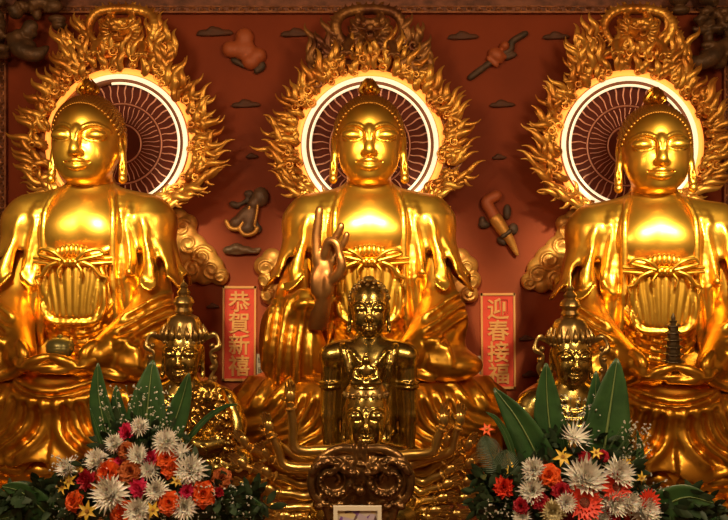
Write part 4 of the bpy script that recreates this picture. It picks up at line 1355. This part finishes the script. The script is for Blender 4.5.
M['mantle'] = material('glittering_gilt_mantle', (.62, .42, .11), .20, 1.0, .3, 60, color2=(.40, .25, .06), vscale=20)
crowned(183, 355, 7.0, 'dark bronze crowned statue standing below the banner reading 恭賀新禧', .0, (211, 420))
crowned(571, 358, 7.0, 'dark bronze crowned statue with a thin spire beside the banner reading 迎春接福', .10, None)

# ---- what the great statues hold
p = at(60, 357.5, 7.62)
e = empty('alms_bowl', (p.x, p.y, p.z), 'greenish lidded bowl resting on the folded hands', 'bowl')
M['jade'] = material('green_bronze', (.20, .17, .05), .3, .5, .1, 30, color2=(.13, .12, .04))
m = MB(); m.lathe([(.06, 0), (.09, .01), (.12, .06), (.122, .095), (.118, .10)], (0, 0, 0), 28); m.build('bowl', M['jade'], e)
m = MB(); m.lathe([(.124, .10), (.124, .11), (.105, .15), (.06, .175), (.022, .18), (.024, .195), (.004, .21)], (0, 0, 0), 28); m.build('lid', M['jade'], e)
p = Vector((2.91 - .9 * math.sin(math.radians(9)), 8.5 - .9 * math.cos(math.radians(9)), ZC - .973))
e = empty('pagoda', (p.x, p.y, p.z), 'small dark tiered pagoda standing on the folded hands', 'pagoda')
M['pagoda'] = material('dark_pagoda_bronze', (.10, .065, .03), .4, .7, .2, 40)
for i in range(6):
    r = .092 - .006 * i; z = .02 + .064 * i
    m = MB(); m.lathe([(r * .78, z), (r * .78, z + .042)], (0, 0, 0), 8)
    t = m.build('storey', M['pagoda'], e, smooth=False)
    m = MB(); m.lathe([(r * .8, z + .040), (r * 1.15, z + .044), (r * 1.12, z + .049), (r * .74, z + .065)], (0, 0, 0), 8); m.build('eave', M['pagoda'], e, smooth=False)
m = MB(); m.lathe([(.10, 0), (.105, .01), (.09, .02)], (0, 0, 0), 8); m.build('base', M['pagoda'], e, smooth=False)
m = MB(); m.lathe([(.05, .40), (.03, .41), (.035, .43), (.018, .44), (.02, .46), (.004, .50)], (0, 0, 0), 12); m.build('finial', M['pagoda'], e)
# ------------------------------------------------------------------ flower arrangements on the altar table
FM = {
 'white': material('white_petals', (.80, .77, .70), .6, sss=.1),
 'white_yellow': material('cream_petals', (.66, .58, .34), .6),
 'orange': material('orange_petals', (.80, .14, .02), .5, color2=(.70, .09, .012), vscale=30),
 'redorange': material('scarlet_petals', (.72, .055, .02), .5, color2=(.6, .03, .012), vscale=30),
 'pink': material('pink_petals', (.70, .04, .13), .5, color2=(.58, .02, .09), vscale=30),
 'crimson': material('crimson_petals', (.45, .012, .03), .5, color2=(.33, .008, .02), vscale=30),
 'dull': material('amber_petals', (.50, .14, .03), .55, color2=(.36, .08, .02), vscale=30),
 'yellow': material('yellow_petals', (.66, .44, .05), .5),
 'centre': material('flower_centre', (.42, .20, .03), .7, bump=.3, bscale=200),
 'centre_dark': material('dark_flower_centre', (.20, .04, .02), .7, bump=.3, bscale=200),
 'leaf': material('broad_leaf', (.030, .085, .022), .38, 0, .15, 20, color2=(.020, .060, .018), vscale=9, stretch=(1, 1, 1)),
 'rib': material('leaf_rib', (.16, .22, .07), .45),
 'foliage': material('dark_foliage', (.028, .055, .020), .5, color2=(.016, .034, .014), vscale=14),
 'fern': material('grey_green_fern', (.06, .095, .045), .5),
 'stem': material('green_stem', (.06, .11, .03), .5),
 'gyp': material('tiny_white_blossoms', (.50, .48, .40), .7),
 'pot': material('glazed_pot', (.09, .03, .02), .25),
}
def petal(m, ang, L, w, r0, z0, lift, curl, seg=5, cup=.15, jit=0, mi=0, tip=.3):
    """one petal in a flower looking along +z, unit size"""
    u = Vector((math.cos(ang), math.sin(ang), 0)); t = Vector((-math.sin(ang), math.cos(ang), 0))
    vs = []
    for i in range(seg + 1):
        f = i / seg
        rr = r0 + L * f * math.cos(lift + curl * f * .5); zz = z0 + L * f * math.sin(lift + curl * f)
        wd = w * (math.sin(PI * (.12 + .88 * f) ** .8) * (1 - tip * f) + .06)
        for j in (-1, 0, 1):
            vs.append(u * rr + t * (wd * j + jit * math.sin(3 * f)) + Vector((0, 0, zz + cup * w * abs(j))))
    fs = [(i * 3 + j, i * 3 + j + 1, (i + 1) * 3 + j + 1, (i + 1) * 3 + j) for i in range(seg) for j in (0, 1)]
    m.add(vs, fs, mi)

def flower_head(kind, seed):
    R = random.Random(seed); m = MB()
    if kind == 'mum':
        for lay, (n, L, lift, z) in enumerate(((22, 1.0, .0, 0), (22, .92, .3, .05), (20, .80, .6, .10), (16, .64, .9, .14), (12, .48, 1.2, .16))):
            for k in range(n):
                petal(m, 2 * PI * (k + .5 * (lay % 2) + R.uniform(-.2, .2)) / n, L * R.uniform(.85, 1.08), .125, .04, z, lift + R.uniform(-.1, .1), .5 if lay else -.2, 4, .5, R.uniform(-.03, .03))
    elif kind == 'spider':
        for lay, (n, L, lift) in enumerate(((18, 1.0, -.15), (16, .92, .25), (12, .7, .7))):
            for k in range(n):
                petal(m, 2 * PI * (k + .5 * (lay % 2) + R.uniform(-.3, .3)) / n, L * R.uniform(.75, 1.15), .06, .05, .04 * lay, lift + R.uniform(-.15, .15), .7, 6, .5, R.uniform(-.06, .06))
    elif kind == 'gerbera':
        for lay, (n, L, lift) in enumerate(((17, 1.0, .06), (16, .86, .2), (14, .5, .35))):
            for k in range(n):
                petal(m, 2 * PI * (k + .5 * (lay % 2)) / n + R.uniform(-.05, .05), L * R.uniform(.94, 1.03), .20 - .03 * lay, .10, .03 * lay, lift, .1, 5, .1)
    elif kind == 'rose':
        for lay, (n, L, lift, w, r0) in enumerate(((7, .85, .45, .55, .25), (6, .75, .85, .50, .20), (5, .70, 1.15, .42, .14), (4, .66, 1.35, .30, .08), (3, .62, 1.5, .18, .03))):
            for k in range(n):
                petal(m, 2 * PI * (k + .37 * lay) / n, L * R.uniform(.92, 1.05), w, r0, -.1 + .02 * lay, lift, -.75 if lay < 3 else -.2, 6, .45, tip=.1)
    elif kind == 'carnation':
        for lay in range(5):
            n = 11 - lay
            for k in range(n):
                petal(m, 2 * PI * (k + .4 * lay) / n + R.uniform(-.15, .15), (.95 - .1 * lay) * R.uniform(.85, 1.1), .24, .05, .03 * lay, .12 + .28 * lay + R.uniform(-.12, .12), .2, 5, R.uniform(-.6, .8), R.uniform(-.05, .05), tip=-.1)
    elif kind == 'lily':
        for k in range(6):
            petal(m, 2 * PI * k / 6 + R.uniform(-.1, .1), 1.0 * R.uniform(.85, 1.1), .20, .03, 0, .45 + .1 * (k % 2), -.5, 6, .35)
    return m
FMESH = {}
def flower(parent, name, kind, mat, p, rad, facing, centre=None, label=None):
    key = (kind, mat, random.randint(0, 2))
    if key not in FMESH:
        o = flower_head(kind, hash(kind) % 97 * 0 + len(FMESH) + 3).build(name, FM[mat], parent)
        FMESH[key] = o.data
    else:
        o = bpy.data.objects.new(name, FMESH[key]); link(o, parent)
    Rm = Vector(facing).normalized().to_track_quat('Z', 'Y').to_matrix() @ Matrix.Rotation(random.uniform(0, 6.28), 3, 'Z')
    o.matrix_local = Matrix.Translation(p) @ Rm.to_4x4() @ Matrix.Diagonal((rad, rad, rad, 1))
    if centre:
        key = ('c', centre, kind)
        if key not in FMESH:
            m = MB(); r = .30 if kind == 'gerbera' else .16
            m.ball((0, 0, .12 if kind == 'gerbera' else .2), (r, r, .10), 12, 6)
            for k in range(40):
                q = k * 2.4; rr = r * math.sqrt(k / 40)
                m.ball((rr * math.cos(q), rr * math.sin(q), (.12 if kind == 'gerbera' else .2) + .10 * math.sqrt(max(0, 1 - (rr / r) ** 2))), .035, 5, 3)
            c = m.build('flower_centre', FM[centre], o); FMESH[key] = c.data
        else: c = bpy.data.objects.new('flower_centre', FMESH[key]); link(c, o)
    if label: o['label'] = label
    return o

def blade(parent, name, pts, w, fold=.18, mat='leaf', wave=0.0, twist=0.0):
    """broad leaf along pts with a pale midrib; w is half width"""
    q = spline(pts, 6); n = len(q); vs = []
    q = [Vector(v) for v in q]
    cols = (-1, -.66, -.33, 0, .33, .66, 1)
    for i, p in enumerate(q):
        f = i / (n - 1); t = (q[min(i + 1, n - 1)] - q[max(i - 1, 0)]).normalized()
        b = t.cross(Vector((0, -1, 0))).normalized()
        if twist: b = Matrix.Rotation(twist * f, 3, t) @ b
        nr = b.cross(t)
        wd = w * (math.sin(PI * (.06 + .93 * f) ** .75) ** .75)
        for j in cols:
            vs.append(p + b * (wd * j) + nr * (wd * fold * (abs(j)) + wave * wd * math.sin(14 * f + 2 * j) * abs(j)))
    k = len(cols)
    fs = [(i * k + j, i * k + j + 1, (i + 1) * k + j + 1, (i + 1) * k + j) for i in range(n - 1) for j in range(k - 1)]
    o = mesh_obj(name, vs, fs, FM[mat], parent)
    md = o.modifiers.new('thick', 'SOLIDIFY'); md.thickness = .003
    m = MB(); m.tube([v + Vector((0, -.006, 0)) for v in q], [w * .075 * (1 - .8 * i / (n - 1)) for i in range(n)], 5)
    r = m.build('midrib', FM['rib'], o)
    return o

def arrangement(cx, Y, label, leaves, flowers, gyp, foliage, ferns=()):
    base = at(cx, 500, Y)
    e = empty('flower_arrangement', (base.x, Y, TOPZ), label, 'flower arrangement', 'flower arrangements on the altar table')
    kY = Y / F
    def L(px, py, dy=0): return at(px, py, Y + dy) - e.location
    core = L(cx, 522, .05)
    m = MB(); m.lathe([(.10, 0), (.15, .02), (.19, .10), (.20, .18), (.17, .22), (.185, .24), (.17, .25)], (0, 0, 0), 32)
    m.build('pot', FM['pot'], e)
    for (pts, w, kw) in leaves:
        blade(e, 'broad_leaf', [L(px, py, dy) for px, py, dy in pts], w * kY * 1.15, **kw)
    for (px, py, r, kind, mat) in flowers:
        dx, dz = (px - cx) / 90., (500 - py) / 70.
        depth = -.20 + .10 * dx * dx + .16 * max(0, dz) + random.uniform(-.03, .03)
        p = L(px, py, depth)
        fc = Vector((dx * .45 + random.uniform(-.15, .15), -1, .30 + dz * .35 + random.uniform(-.15, .2)))
        nm = {'mum': 'chrysanthemum', 'spider': 'chrysanthemum', 'gerbera': 'gerbera', 'rose': 'rose', 'carnation': 'carnation', 'lily': 'lily'}[kind]
        cen = {'gerbera': 'centre_dark', 'lily': 'centre'}.get(kind)
        lab = {'white': 'white %s', 'white_yellow': 'cream %s', 'orange': 'orange %s', 'redorange': 'scarlet %s', 'pink': 'pink %s', 'crimson': 'crimson %s', 'dull': 'amber %s', 'yellow': 'yellow %s'}[mat] % nm
        o = flower(e, nm, kind, mat, p, r * kY * (1.3 if kind == 'mum' else 1.18), fc, cen, lab)
        sm = MB(); a = p + Vector((0, .012, -.004))
        sm.tube(spline([a, a.lerp(core, .4) + Vector((0, .04, .02)), core], 4), .004, 5)
        s = sm.build('stem', FM['stem'], o); s.matrix_parent_inverse = o.matrix_local.inverted()
    # baby's breath
    m = MB(); st = MB(); R = random.Random(int(cx))
    for (x0, y0, x1, y1, n, dy) in gyp:
        for k in range(n):
            px, py = R.uniform(x0, x1), R.uniform(y0, y1)
            p = L(px, py, dy + R.uniform(-.06, .06)); r = R.uniform(.7, 1.35) * kY
            for j in range(3): m.ball(p + Vector((R.uniform(-1, 1), R.uniform(-1, 1), R.uniform(-1, 1))) * r * .8, r * R.uniform(.5, .8), 5, 4)
            if k % 3 == 0: st.tube(spline([p, p.lerp(core, .35) + Vector((0, .03, .01)), core + Vector((R.uniform(-.05, .05), .05, 0))], 3), .0016, 4)
    g = m.build('baby_breath', FM['gyp'], e); g['kind'] = 'stuff'
    g = st.build('fine_stems', FM['stem'], e); g['kind'] = 'stuff'
    # filler leaves
    m = MB()
    for (fx, fy, rx, ry, n, dy, sz) in foliage:
        for k in range(n):
            a = R.uniform(0, 2 * PI); q = math.sqrt(R.random())
            p = L(fx + rx * q * math.cos(a), fy - ry * q * math.sin(a), dy + R.uniform(-.06, .06))
            d = Vector((R.uniform(-1, 1), R.uniform(-.9, .2), R.uniform(-.5, 1))).normalized()
            t = d.cross(Vector((R.uniform(-.3, .3), 1, R.uniform(-.3, .3)))).normalized(); nrm = t.cross(d)
            ln = sz * kY * R.uniform(.7, 1.3); w = ln * .22
            vs = []
            for i in range(5):
                f = i / 4; wd = w * math.sin(PI * min(.97, .08 + .9 * f))
                for j in (-1, 0, 1): vs.append(p + d * (ln * f) + t * (wd * j) + nrm * (-.12 * ln * f * f + .2 * wd * abs(j)))
            m.add(vs, [(i * 3 + j, i * 3 + j + 1, i * 3 + j + 4, i * 3 + j + 3) for i in range(4) for j in (0, 1)])
    g = m.build('foliage', FM['foliage'], e); g['kind'] = 'stuff'
    for pts, w, n in ferns:
        q = [L(*p) for p in pts]; sp = [Vector(v) for v in spline(q, 12)]
        m = MB(); m.tube(sp, .004, 5)
        for i in range(2, len(sp) - 1):
            t = (sp[i + 1] - sp[i - 1]).normalized(); b = t.cross(Vector((0, -1, 0))).normalized(); f = i / len(sp)
            for s in (-1, 1):
                d = (b * s + t * .8).normalized(); ln = w * kY * math.sin(PI * (.12 + .85 * f))
                m.tube([sp[i], sp[i] + d * ln * .5 + Vector((0, -.01, 0)), sp[i] + d * ln + Vector((0, 0, -.012))], [.0035, .0035, .001], 4)
        m.build('fern_frond', FM['fern'], e)
    return e

arrangement(145, 5.45, 'flower arrangement with pink and orange blooms below the statue holding a bowl',
  [([(118, 470, .16), (106, 430, .14), (99, 395, .14), (98, 363, .12)], 10.5, {}),
   ([(146, 470, .14), (146, 430, .12), (149, 395, .12), (153, 360, .14)], 18, {'wave': .05}),
   ([(160, 470, .16), (172, 430, .14), (182, 400, .14), (189, 373, .12)], 10.5, {'twist': .3}),
   ([(135, 480, .20), (124, 440, .2), (118, 410, .2), (116, 385, .2)], 9, {}),
   ([(70, 540, .0), (45, 512, -.05), (22, 492, -.08), (2, 486, -.1)], 12, {}),
   ([(80, 540, .05), (52, 520, .0), (25, 515, -.04), (-6, 520, -.1)], 12, {}),
   ([(205, 540, .05), (228, 515, .0), (244, 503, -.04), (262, 505, -.1)], 10, {}),
   ([(165, 470, .2), (200, 425, .2), (222, 408, .16), (238, 404, .1)], 2.6, {}),
   ([(110, 470, .1), (103, 450, .06), (97, 430, .04), (90, 408, .02)], 2.2, {})],
  [(140, 427, 8, 'mum', 'white'), (166, 442, 11, 'mum', 'white'), (116, 444, 9, 'mum', 'white'), (138, 456, 10, 'mum', 'white'), (98, 461, 11, 'mum', 'white'), (111, 494, 15, 'mum', 'white'),
   (190, 471, 14, 'mum', 'white'), (138, 511, 12, 'mum', 'white'), (184, 507, 11, 'mum', 'white'), (157, 490, 10, 'mum', 'white'), (68, 468, 9, 'mum', 'white'), (149, 470, 9, 'mum', 'white'), (182, 452, 9, 'spider', 'white'),
   (127, 433, 9, 'carnation', 'pink'), (152, 458, 8.5, 'carnation', 'pink'), (139, 489, 10, 'carnation', 'pink'), (187, 492, 8, 'carnation', 'pink'), (120, 461, 6, 'carnation', 'pink'),
   (107, 472, 12, 'rose', 'orange'), (166, 457, 10, 'rose', 'orange'), (171, 468, 9, 'rose', 'orange'), (203, 494, 11, 'rose', 'orange'), (169, 503, 10, 'rose', 'orange'), (123, 513, 12, 'rose', 'orange'), (74, 501, 9, 'rose', 'orange'),
   (222, 478, 9, 'rose', 'dull'), (126, 450, 8, 'rose', 'dull'), (130, 471, 10, 'rose', 'dull'), (88, 480, 10, 'carnation', 'crimson'), (219, 492, 5, 'carnation', 'crimson'),
   (70, 481, 8, 'lily', 'yellow'), (88, 511, 10, 'lily', 'yellow'), (63, 487, 7, 'lily', 'yellow'), (153, 510, 8, 'lily', 'yellow'), (128, 482, 7, 'lily', 'yellow'), (80, 470, 7, 'lily', 'yellow'), (177, 481, 6, 'lily', 'yellow')],
  [(98, 385, 172, 432, 130, .06), (210, 485, 252, 522, 90, -.06), (50, 455, 78, 522, 90, -.04), (150, 425, 185, 450, 40, 0), (150, 475, 215, 522, 70, -.16)],
  [(140, 492, 80, 42, 420, -.02, 16), (40, 508, 42, 26, 200, -.02, 18), (238, 508, 32, 22, 150, -.02, 16), (140, 445, 45, 25, 130, .10, 14)])

arrangement(578, 5.45, 'flower arrangement with a tall white spider bloom below the banner reading 迎春接福',
  [([(556, 500, .12), (540, 462, .06), (518, 420, .06), (494, 388, .10)], 15, {'fold': .3, 'twist': -.35}),
   ([(556, 480, .16), (551, 440, .14), (547, 400, .14), (546, 363, .12)], 14.5, {'wave': .04}),
   ([(600, 480, .12), (605, 440, .10), (611, 400, .10), (617, 358, .10)], 20, {'wave': .05}),
   ([(592, 480, .18), (594, 440, .17), (595, 405, .17), (596, 371, .17)], 11, {}),
   ([(520, 480, .02), (508, 440, -.02), (497, 420, -.04), (486, 412, -.05)], 3, {}),
   ([(630, 540, .0), (655, 512, -.04), (685, 497, -.06), (714, 503, -.1)], 15, {}),
   ([(640, 545, .05), (668, 526, .0), (695, 516, -.02), (722, 524, -.1)], 12, {}),
   ([(530, 530, .1), (508, 500, .04), (488, 485, .02), (472, 484, .0)], 12, {}),
   ([(630, 500, .1), (638, 470, .08), (640, 448, .08), (637, 430, .06)], 4, {})],
  [(575, 437, 15, 'spider', 'white'), (534, 470, 11, 'mum', 'white'), (532, 491, 12, 'mum', 'white'), (585, 480, 19, 'mum', 'white'), (618, 473, 14, 'mum', 'white'), (642, 511, 13, 'mum', 'white'), (613, 503, 12, 'mum', 'white'),
   (552, 511, 11, 'mum', 'white_yellow'), (522, 517, 8, 'mum', 'white'), (628, 503, 10, 'mum', 'white'), (566, 503, 9, 'mum', 'white'), (601, 517, 9, 'mum', 'white'),
   (549, 475, 10, 'rose', 'orange'), (504, 488, 10, 'carnation', 'redorange'), (616, 487, 13, 'gerbera', 'redorange'), (584, 503, 15, 'gerbera', 'redorange'), (649, 501, 10, 'gerbera', 'redorange'), (632, 519, 9, 'gerbera', 'redorange'), (487, 430, 7, 'lily', 'orange'),
   (561, 491, 8.5, 'rose', 'crimson'), (540, 501, 8, 'rose', 'crimson'), (521, 506, 7, 'rose', 'crimson'), (585, 458, 6.5, 'rose', 'crimson'), (603, 456, 5.5, 'rose', 'crimson'), (613, 514, 8, 'rose', 'crimson'), (566, 518, 7, 'rose', 'crimson'),
   (563, 457, 9, 'lily', 'yellow'), (596, 453, 6, 'lily', 'yellow'), (641, 478, 6, 'lily', 'yellow'), (510, 470, 5, 'lily', 'yellow'), (627, 462, 5, 'lily', 'yellow')],
  [(622, 420, 652, 485, 110, .02), (484, 498, 508, 522, 50, -.08), (560, 395, 600, 440, 80, .12), (640, 480, 668, 522, 50, -.06)],
  [(580, 494, 75, 40, 400, -.02, 16), (686, 512, 32, 20, 130, 0, 18), (500, 500, 30, 34, 190, 0, 16), (580, 450, 55, 22, 140, .10, 13)],
  [([(512, 500, .0), (500, 474, -.03), (490, 452, -.04), (484, 436, -.04)], 17, 0), ([(520, 500, .0), (510, 470, -.02), (504, 450, -.02)], 15, 0)])
# ------------------------------------------------------------------ camera, lamps, added fill, hall light
cam = bpy.data.cameras.new('camera'); cam.sensor_width = 36; cam.lens = 36 * F / 728
co = bpy.data.objects.new('camera', cam); co.location = (0, 0, ZC); co.rotation_euler = (PI / 2, 0, 0); link(co)
cam.clip_start = .05
S.camera = co

def lamp(name, kind, loc, target, energy, color, **kw):
    l = bpy.data.lights.new(name, kind); l.energy = energy; l.color = color
    for k, v in kw.items(): setattr(l, k, v)
    o = bpy.data.objects.new(name, l); o.location = loc
    o.rotation_euler = (Vector(target) - Vector(loc)).to_track_quat('-Z', 'Y').to_euler()
    return link(o)
for X in (-2.76, .05, 2.91):
    lamp('spot_lamp', 'SPOT', (X * .95, 4.6, ZC + 2.4), (X, 8.2, ZC + .35), 2700, (1, .90, .52), spot_size=math.radians(33), spot_blend=.9, shadow_soft_size=.16)
for X in (-3.6, 3.6):
    lamp('hall_fill', 'AREA', (X, 2.0, ZC + 3.0), (X * .45, 8.5, ZC - .6), 150, (1, .62, .30), size=1.2)  # soft fill added from the front for the gilding and wall, no fixture
    lamp('altar_fill', 'AREA', (X * .55, 3.4, ZC + 1.7), (X * .3, 5.9, ZC - 1.4), 60, (1, .78, .50), size=.5)  # fill added to brighten the flowers and brass statues

w = bpy.data.worlds.new('hall'); S.world = w; w.use_nodes = True
nt = w.node_tree; N = nt.nodes; L = nt.links
bg = N['Background']
tc = N.new('ShaderNodeTexCoord'); sx = N.new('ShaderNodeSeparateXYZ'); L.new(tc.outputs['Generated'], sx.inputs[0])
rp = N.new('ShaderNodeValToRGB')
els = rp.color_ramp.elements
els[0].position = 0; els[0].color = (.035, .012, .005, 1)
els[1].position = 1; els[1].color = (.05, .018, .008, 1)
for p, c in ((.40, (.022, .010, .004, 1)), (.50, (.12, .058, .022, 1)), (.62, (.20, .098, .036, 1)), (.8, (.09, .04, .015, 1))):
    e = els.new(p); e.color = c
mr = N.new('ShaderNodeMapRange'); mr.inputs['From Min'].default_value = -1; mr.inputs['From Max'].default_value = 1
L.new(sx.outputs['Z'], mr.inputs['Value']); L.new(mr.outputs['Result'], rp.inputs['Fac'])
nz = N.new('ShaderNodeTexNoise'); nz.inputs['Scale'].default_value = 3.2; nz.inputs['Detail'].default_value = 2
L.new(tc.outputs['Generated'], nz.inputs['Vector'])
r2 = N.new('ShaderNodeValToRGB'); r2.color_ramp.elements[0].position = .42; r2.color_ramp.elements[1].position = .62
r2.color_ramp.elements[0].color = (.22, .22, .22, 1); r2.color_ramp.elements[1].color = (2.2, 2.0, 1.7, 1)
L.new(nz.outputs['Fac'], r2.inputs['Fac'])
mx = N.new('ShaderNodeMix'); mx.data_type = 'RGBA'; mx.blend_type = 'MULTIPLY'; mx.inputs['Factor'].default_value = 1
L.new(rp.outputs['Color'], mx.inputs[6]); L.new(r2.outputs['Color'], mx.inputs[7])
L.new(mx.outputs[2], bg.inputs['Color'])
bg.inputs['Strength'].default_value = 1.25

S.view_settings.view_transform = 'Standard'
S.view_settings.look = 'None'
S.view_settings.gamma = 1.0
S.view_settings.use_curve_mapping = False
S.view_settings.exposure = 0.0
